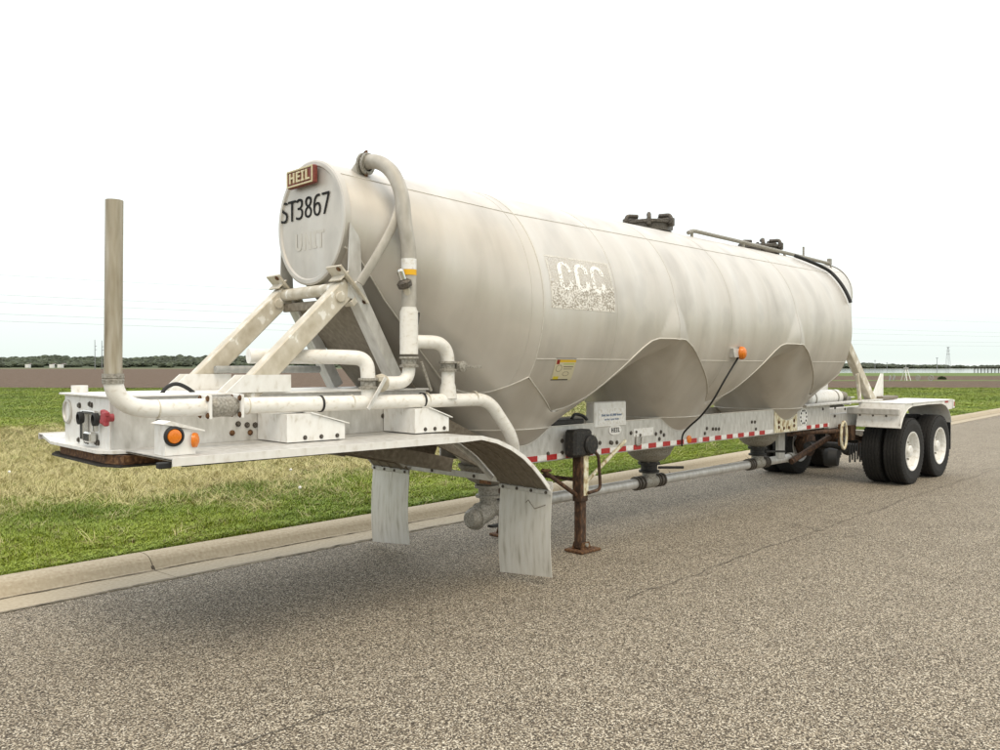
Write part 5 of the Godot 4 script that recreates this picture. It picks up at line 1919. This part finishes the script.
func _wheel_parts() -> Array:      # tyre and rim, outer face towards +z, centred
	var R := 0.525
	var W := 0.275
	var st := mk()
	var prof: Array = []             # radius, z, zigzag share
	prof.append([0.300, -W * 0.46, 0]); prof.append([0.33, -W * 0.5, 0]); prof.append([0.42, -W * 0.53, 0]); prof.append([0.49, -W * 0.50, 0]); prof.append([R - 0.012, -W * 0.44, 0])
	for k in 5:
		var z0 := -W * 0.42 + k * W * 0.17
		prof.append([R, z0, 0 if k == 0 else 1])
		prof.append([R, z0 + W * 0.14, 0 if k == 4 else 1])
		if k < 4:
			prof.append([R - 0.014, z0 + W * 0.145, 1])
			prof.append([R - 0.014, z0 + W * 0.165, 1])
	prof.append([R - 0.012, W * 0.44, 0]); prof.append([0.49, W * 0.50, 0]); prof.append([0.44, W * 0.53, 0]); prof.append([0.435, W * 0.536, 0]); prof.append([0.425, W * 0.53, 0]); prof.append([0.33, W * 0.5, 0]); prof.append([0.300, W * 0.46, 0])
	var seg := 96
	for i in prof.size() - 1:
		for k in seg:
			var q: Array = []
			for c in [[i, k], [i + 1, k], [i + 1, k + 1], [i, k + 1]]:
				var a: float = TAU * c[1] / seg
				var zz: float = prof[c[0]][1] + prof[c[0]][2] * (0.006 if c[1] % 2 == 0 else -0.006)
				q.append(Vector3(cos(a) * prof[c[0]][0], sin(a) * prof[c[0]][0], zz))
			var dr: float = prof[i + 1][0] - prof[i][0]
			var dz: float = prof[i + 1][1] - prof[i][1]
			var l := sqrt(dr * dr + dz * dz)
			var am := TAU * (k + 0.5) / seg
			var ns: Array = []
			for c in [k, k, k + 1, k + 1]:
				var a2: float = TAU * c / seg
				ns.append(Vector3(cos(a2) * dz / l, sin(a2) * dz / l, -dr / l))
			quadn(st, q[0], q[1], q[2], q[3], ns[0], ns[1], ns[2], ns[3])
	# shoulder lugs
	for k in 48:
		var a := TAU * k / 48
		for sg in [-1.0, 1.0]:
			box(st, Vector3(cos(a) * (R - 0.03), sin(a) * (R - 0.03), sg * W * 0.475), Vector3(0.045, 0.035, 0.010), Basis(Vector3(0, 0, 1), a), 0.003)
	var tyre := st.commit()
	st = mk()
	lathe(st, Vector3.ZERO, Vector3(0, 0, 1), [[0.295, -0.13], [0.275, -0.12], [0.27, 0.0], [0.275, 0.115], [0.298, 0.125], [0.312, 0.132], [0.312, 0.138], [0.300, 0.139], [0.283, 0.128], [0.268, 0.10], [0.262, 0.03], [0.245, 0.015], [0.20, 0.022], [0.165, 0.035], [0.15, 0.036], [0.0, 0.036]], 40)
	var rim := st.commit()
	st = mk()
	lathe(st, Vector3.ZERO, Vector3(0, 0, 1), [[0.095, 0.036], [0.092, 0.10], [0.075, 0.115], [0.0, 0.12]], 28)
	var hub := st.commit()
	st = mk()
	for k in 10:
		var a := TAU * k / 10
		lathe(st, Vector3(cos(a) * 0.142, sin(a) * 0.142, 0.035), Vector3(0, 0, 1), [[0.017, 0.0], [0.017, 0.025], [0.01, 0.032], [0.0, 0.032]], 6)
	return [tyre, rim, hub, st.commit()]

func _rear() -> void:
	var wp: Material = M["white_paint"]
	var parts := _wheel_parts()
	for x in [13.76, 15.06]:
		for z in [1.085, 0.75, -0.75, -1.085]:
			var w := Node3D.new()
			w.name = "wheel"
			trailer.add_child(w, true)
			w.position = Vector3(x, 0.525, z)
			var outer: bool = absf(z) > 1.0
			w.rotation.y = 0.0 if (z > 0) == outer else PI
			for k in 4:
				if k > 1 and not outer: continue
				var o := MeshInstance3D.new()
				o.mesh = parts[k]
				o.material_override = [M["rubber"], M["rim_white"], M["rim_white"], M["cast_metal"]][k]
				o.name = ["tyre", "rim", "hub", "lug_nuts"][k]
				w.add_child(o)
				if k == 0: o.rotation.z = x * 3.1 + z
		var st := mk()
		rod(st, Vector3(x, 0.525, -1.0), Vector3(x, 0.525, 1.0), 0.065, 16)
		var ax := obj("axle", st, M["black_steel"], trailer)
		for sg in [-1.0, 1.0]:
			st = mk()
			lathe(st, Vector3(x, 0.525, 0.42 * sg), Vector3(0, 0, sg), [[0.06, 0.0], [0.205, 0.02], [0.205, 0.20], [0.06, 0.22]], 24)
			obj("brake_drum", st, M["rusty_steel"], ax)
			st = mk()
			lathe(st, Vector3(x - 0.22, 0.50, 0.32 * sg), Vector3(-1, 0.1, 0), [[0.0, 0.0], [0.085, 0.01], [0.085, 0.06], [0.095, 0.065], [0.095, 0.085], [0.085, 0.09], [0.085, 0.15], [0.04, 0.175], [0.0, 0.175]], 18)
			obj("brake_chamber", st, M["black_steel"], ax)
	# bogie frame, springs and hangers
	for sg in [-1.0, 1.0]:
		var st := mk()
		box(st, Vector3(14.1, 1.02, 0.40 * sg), Vector3(3.3, 0.22, 0.08), Basis(), 0.008)
		var fr_ := obj("bogie_beam", st, M["alloy"], trailer)
		for c in [13.76, 15.06]:
			st = mk()
			for k in 4:
				var l := 0.58 - 0.1 * k
				if k > 0:
					obj("spring_leaf", st, M["rusty_steel"], fr_)
					st = mk()
				tube(st, bend([Vector3(c - l, 0.76 - 0.018 * k, 0.50 * sg), Vector3(c, 0.66 - 0.018 * k, 0.50 * sg), Vector3(c + l, 0.76 - 0.018 * k, 0.50 * sg)], 0.4, 6), 0.035, 8, true, 0.22)
			obj("spring_leaf", st, M["rusty_steel"], fr_)
		for c in [13.13, 14.41, 15.66]:
			st = mk()
			prism(st, v2([c - 0.12, 0.93, c + 0.12, 0.93, c + 0.06, 0.70, c - 0.06, 0.70]), Vector3(0, 0, 0.50 * sg - 0.04), Vector3(1, 0, 0), Vector3.UP, 0.08)
			obj("spring_hanger", st, M["rusty_steel"], fr_)
	# rusty slack adjuster and chain guard seen ahead of the wheels
	var st2 := mk()
	var ring := PackedVector3Array()
	for k in 19:
		ring.append(Vector3(12.72 + cos(TAU * k / 18) * 0.10, 0.80 + sin(TAU * k / 18) * 0.21, 0.56))
	tube(st2, ring, 0.022, 8, false)
	obj("hanger_ring", st2, M["leg_paint"], trailer)
	st2 = mk()
	box(st2, Vector3(12.74, 0.80, 0.50), Vector3(0.07, 0.34, 0.06), Basis(), 0.01)
	obj("hanger_bracket", st2, M["rust"], trailer)
	st2 = mk()
	rod(st2, Vector3(11.5, 0.90, 0.3), Vector3(12.75, 0.86, 0.50), 0.035, 12)
	obj("torque_rod", st2, M["rusty_steel"], trailer)
	st2 = mk()
	rod(st2, Vector3(11.9, 0.42, 0.1), Vector3(12.9, 0.74, 0.25), 0.045, 12)
	obj("torque_rod", st2, M["rusty_steel"], trailer)
	st2 = mk()
	lathe(st2, Vector3(12.62, 0.45, 0.3), Vector3(0.2, 0, 1), [[0.0, 0.0], [0.13, 0.01], [0.15, 0.08], [0.13, 0.2], [0.0, 0.21]], 20)
	obj("air_bag", st2, M["black_rubber"], trailer)
	for k in 5:
		st2 = mk()
		rod(st2, Vector3(12.95 + 0.05 * k, 0.66, 0.56 + 0.02 * k), Vector3(12.95 + 0.05 * k, 0.36 + 0.04 * (k % 2), 0.56 + 0.02 * k), 0.014, 6)
		obj("dangling_strap", st2, M["black_rubber"], trailer)
	# air tank on the frame
	st2 = mk()
	lathe(st2, Vector3(11.95, 1.375, 0.26), Vector3(1, 0, 0), [[0.0, 0.0], [0.09, 0.02], [0.125, 0.06], [0.125, 1.17], [0.09, 1.21], [0.0, 1.23]], 28)
	var at := obj("air_tank", st2, wp, trailer)
	for x in [12.15, 12.95]:
		st2 = mk()
		lathe(st2, Vector3(x, 1.375, 0.26), Vector3(1, 0, 0), [[0.125, -0.02], [0.130, -0.02], [0.130, 0.02], [0.125, 0.02]], 28)
		obj("tank_strap", st2, M["cast_metal"], at)
	st2 = mk()
	lathe(st2, Vector3(13.2, 1.40, 0.30), Vector3(1, 0, 0.6), [[0.0, 0.0], [0.06, 0.0], [0.07, 0.04], [0.05, 0.10], [0.0, 0.11]], 16)
	box(st2, Vector3(13.35, 1.34, 0.34), Vector3(0.16, 0.09, 0.10), Basis(), 0.015)
	obj("relay_valve", st2, M["cast_metal"], at)
	# rear struts
	for sg in [-1.0, 1.0]:
		var a := Vector3(12.98, 2.20, 0.48 * sg)
		var b := Vector3(14.02, 1.28, 0.48 * sg)
		var st := mk()
		bar(st, a, b, 0.15, 0.12, Vector3(0, 0, 1), 0.008)
		var rs := obj("rear_strut", st, M["worn_paint"], trailer)
		st = mk()
		prism(st, v2([13.95, 1.30, 14.50, 1.30, 14.50, 1.75, 14.40, 1.75]), Vector3(0, 0, 0.48 * sg), Vector3(1, 0, 0), Vector3.UP, 0.014)
		obj("gusset", st, M["white_paint"], rs)
		st = mk()
		rod(st, a + Vector3(-0.02, 0.04, 0), a + Vector3(0.06, 0.17, 0), 0.018, 8)
		obj("lug", st, M["rusty_steel"], rs)
		st = mk()
		rod(st, Vector3(13.30, 1.75, 0.53 * sg), Vector3(13.42, 1.28, 0.53 * sg), 0.03, 10)
		obj("stay", st, M["worn_paint"], rs)
		st = mk()
		bar(st, Vector3(13.0, 1.95, 0.30 * sg), Vector3(12.2, 1.45, 0.30 * sg), 0.06, 0.06)
		obj("diagonal_stay", st, M["alloy"], rs)
	st2 = mk()
	box(st2, Vector3(14.55, 1.335, 0.5), Vector3(0.7, 0.06, 0.2), Basis(), 0.01)
	obj("hose_tray", st2, M["brown_sheet"], trailer)
	# walk plate and ladder bar along the rail top
	st2 = mk()
	bar(st2, Vector3(11.45, 1.295, 0.47), Vector3(14.1, 1.315, 0.56), 0.03, 0.16)
	obj("side_plank", st2, M["alloy"], trailer)
	# fenders over the tandem
	for sg in [1.0, -1.0]:
		var prof := [[13.20, 0.915], [13.24, 0.99], [13.31, 1.08], [13.40, 1.15], [13.52, 1.21], [13.70, 1.245], [14.4, 1.255], [15.1, 1.245], [15.32, 1.20], [15.48, 1.11], [15.58, 1.0], [15.62, 0.90]]
		var A := PackedVector3Array()
		var B := PackedVector3Array()
		for q in prof:
			A.append(Vector3(q[0], q[1], 1.235 * sg))
			B.append(Vector3(q[0], q[1], 0.56 * sg))
		var st := mk()
		if sg > 0: sheet(st, [A, B], 0.008)
		else: sheet(st, [B, A], 0.008)
		var fd := obj("rear_fender", st, wp, trailer)
		# the flat top apron carrying on to the tail
		st = mk()
		prism(st, v2([13.30, 0.45, 13.38, 1.24, 15.66, 1.24, 15.66, 0.45]), Vector3(0, 1.298, 0) if sg > 0 else Vector3(0, 1.298, 0), Vector3(1, 0, 0), Vector3(0, 0, sg), 0.014 * sg)
		obj("top_plate", st, wp, fd)
		# corner webs between arch and top plate
		st = mk()
		var web := PackedVector2Array()
		for q in prof:
			if q[0] <= 13.71: web.append(Vector2(q[0], q[1]))
		web.append(Vector2(13.75, 1.284))
		web.append(Vector2(13.36, 1.284))
		web.append(Vector2(13.19, 1.0))
		prism(st, web, Vector3(0, 0, 1.222 * sg), Vector3(1, 0, 0), Vector3.UP, 0.008)
		obj("fender_web", st, wp, fd)
		st = mk()
		var web2 := v2([15.05, 1.284, 15.1, 1.247, 15.3, 1.21, 15.46, 1.13, 15.66, 1.13, 15.66, 1.284])
		prism(st, web2, Vector3(0, 0, 1.222 * sg), Vector3(1, 0, 0), Vector3.UP, 0.008)
		obj("fender_web", st, wp, fd)
		st = mk()
		prism(st, v2([13.7, 1.284, 13.7, 1.249, 15.1, 1.249, 15.1, 1.284]), Vector3(0, 0, 1.224 * sg), Vector3(1, 0, 0), Vector3.UP, 0.006)
		obj("fender_web", st, wp, fd)
		# front plate of the fender, across
		st = mk()
		flat(st, Vector3(13.185, 0.92, 0.56 * sg), Vector3(13.185, 0.92, 1.235 * sg), Vector3(13.34, 1.284, 1.235 * sg), Vector3(13.30, 1.284, 0.56 * sg), Vector3(14, 1, 0.8 * sg))
		obj("front_plate", st, wp, fd)
		st = mk()
		bar(st, Vector3(13.18, 1.165, 0.42 * sg), Vector3(13.22, 1.165, 1.21 * sg), 0.105, 0.06, Vector3(1, 0, 0), 0.02)
		obj("step_bar", st, M["alloy"], fd)
		for k in 3:
			bolt(fd, Vector3(13.19, 1.10, (0.62 + 0.2 * k) * sg), Vector3(-1, 0, 0), 0.012)
		st = mk()
		box(st, Vector3(15.655, 0.70, 0.9 * sg), Vector3(0.012, 0.56, 0.62), Basis(), 0.003)
		obj("mud_flap", st, M["black_rubber"], fd)
		# tail piece with red markers
		st = mk()
		box(st, Vector3(15.70, 1.215, 0.90 * sg), Vector3(0.07, 0.145, 0.70), Basis(), 0.006)
		obj("tail_bracket", st, wp, fd)
		st = mk()
		box(st, Vector3(15.697, 1.215, 1.252 * sg), Vector3(0.035, 0.075, 0.006), Basis(), 0.002)
		obj("red_marker", st, M["red_tape"], fd)
		st = mk()
		box(st, Vector3(15.35, 1.262, 1.233 * sg), Vector3(0.16, 0.03, 0.006), Basis(), 0.002)
		obj("red_marker", st, M["red_tape"], fd)
	st2 = mk()
	box(st2, Vector3(15.70, 0.62, 0), Vector3(0.10, 0.10, 2.2), Basis(), 0.01)
	for z in [-0.5, 0.5]:
		box(st2, Vector3(15.68, 0.82, z), Vector3(0.08, 0.40, 0.08), Basis(), 0.008)
	obj("rear_bumper", st2, M["alloy"], trailer)

# ---------------------------------------------------------------- grass
func tuft(blades: int, height: float, lean: float, width: float, spread: float) -> Mesh:
	var st := mk()
	for i in blades:
		var a := rng.randf() * TAU
		var o := Vector3(cos(a), 0, sin(a)) * rng.randf() * spread
		var b := rng.randf() * TAU
		var d := Vector3(cos(b), 0, sin(b))
		var s := Vector3(-d.z, 0, d.x) * width * rng.randf_range(0.7, 1.2)
		var h := height * rng.randf_range(0.55, 1.15)
		var l := lean * rng.randf_range(0.3, 1.3) * h
		var p1 := o + d * l * 0.35 + Vector3.UP * h * 0.6
		var p2 := o + d * l + Vector3.UP * h * rng.randf_range(0.75, 1.0)
		var n := (Vector3.UP * 0.8 + d * 0.5).normalized()
		st.set_color(Color(1, 1, 1))
		quadn(st, o - s, o + s, p1 + s * 0.8, p1 - s * 0.8, n, n, n, n)
		trin(st, p1 - s * 0.8, p1 + s * 0.8, p2, n, n, n)
	return st.commit()

func _grass() -> void:
	var kinds := []
	for k in 3:
		kinds.append(tuft(12, 0.085, 0.8, 0.0034, 0.055))       # mown green
	for k in 3:
		kinds.append(tuft(11, 0.11, 2.0, 0.0028, 0.10))       # dead straw, leaning
	for k in 2:
		kinds.append(tuft(12, 0.08, 1.4, 0.010, 0.20))       # coarse tufts for the distance
	var xf := []
	var cl := []
	for k in kinds.size():
		xf.append([])
		cl.append([])
	var made := 0
	var tries := 0
	while made < 260000 and tries < 900000:
		tries += 1
		var f := 5.5 * pow(74.0 / 5.5, pow(rng.randf(), 0.92))
		var r := rng.randf_range(-0.70, 0.70) * (f + 2.0)
		var p := fr(f, r)
		var q := p - Vector3(0, 0, -1.12)
		var v := -(q.z + TURN * q.x)
		if v < 0.80 or f > 72.5: continue
		# hidden behind the tank's bulk: nothing to see there, keep it thin
		p.y = verge_y(p) - 0.01
		var s := straw_at(p)
		var dead := rng.randf() < s * 0.66 + 0.015
		var far := f > 26.0
		var k := 0
		if far: k = 6 + rng.randi() % 2
		elif dead: k = 3 + rng.randi() % 3
		else: k = rng.randi() % 3
		var sc := rng.randf_range(0.7, 1.35)
		if not dead:
			sc *= 1.0 + 0.55 * gn.get_noise_2d(p.x * 22.0, p.z * 22.0 + 300.0) + 0.4 * smoothstep(2.2, 3.6, v) * (1.0 - s)
		if v < 1.2: sc *= 0.75
		if far: sc *= 0.8
		var c: Color
		if dead:
			var t := rng.randf()
			c = Color(0.47, 0.41, 0.15).lerp(Color(0.68, 0.62, 0.30), t)
			if rng.randf() < 0.2: c = Color(0.30, 0.235, 0.10)
		else:
			var t2 := clampf(0.5 + gn.get_noise_2d(p.x * 9.0 + 90.0, p.z * 9.0) * 1.1 + rng.randf_range(-0.35, 0.35), 0.0, 1.0)
			c = Color(0.20, 0.30, 0.016).lerp(Color(0.38, 0.47, 0.042), t2)
			if s > 0.3: c = c.lerp(Color(0.34, 0.36, 0.08), 0.5 * s)
			if rng.randf() < 0.06: c = Color(0.34, 0.31, 0.10)
		var basis := Basis(Vector3.UP, rng.randf() * TAU).scaled(Vector3(1, sc, 1) * (0.85 + 0.3 * rng.randf()))
		if dead and not far:
			basis = Basis(Vector3(1, 0, 0), rng.randf_range(-0.5, 0.5)) * basis
		xf[k].append(Transform3D(basis, p))
		cl[k].append(c)
		made += 1
	var labels := ["short lush green grass along the kerb", "short lush green grass along the kerb", "short lush green grass along the kerb", "dry straw-coloured grass behind the green strip", "dry straw-coloured grass behind the green strip", "dry straw-coloured grass behind the green strip", "distant meadow grass before the ploughed fields", "distant meadow grass before the ploughed fields"]
	var names := ["green_grass", "green_grass", "green_grass", "straw_grass", "straw_grass", "straw_grass", "meadow_grass", "meadow_grass"]
	for k in kinds.size():
		if xf[k].is_empty(): continue
		var o := scatter(names[k], kinds[k], M["blade"], xf[k], cl[k], labels[k], "grass")
		o.set_meta("group", labels[k])
	# a few dandelion clocks in the mown strip
	for q in [[299, 491, 0.12], [290, 470, 0.12], [8, 470, 0.13]]:
		var p := pix(q[0], q[1], q[2] + 0.1)
		p.y = verge_y(p)
		var d := thing("dandelion", p)
		meta(d, "white dandelion clock on a thin stem in the verge grass", "flower", "dandelions in the verge")
		var st := mk()
		tube(st, P([Vector3.ZERO, Vector3(0.008, 0.14, 0.004)]), 0.003, 6)
		obj("stem", st, M["leg_paint"], d)
		st = mk()
		lathe(st, Vector3(0.008, 0.155, 0.004), Vector3.UP, [[0.0, -0.022], [0.014, -0.017], [0.022, 0.0], [0.014, 0.017], [0.0, 0.022]], 12)
		obj("seed_head", st, M["white_tape"], d)
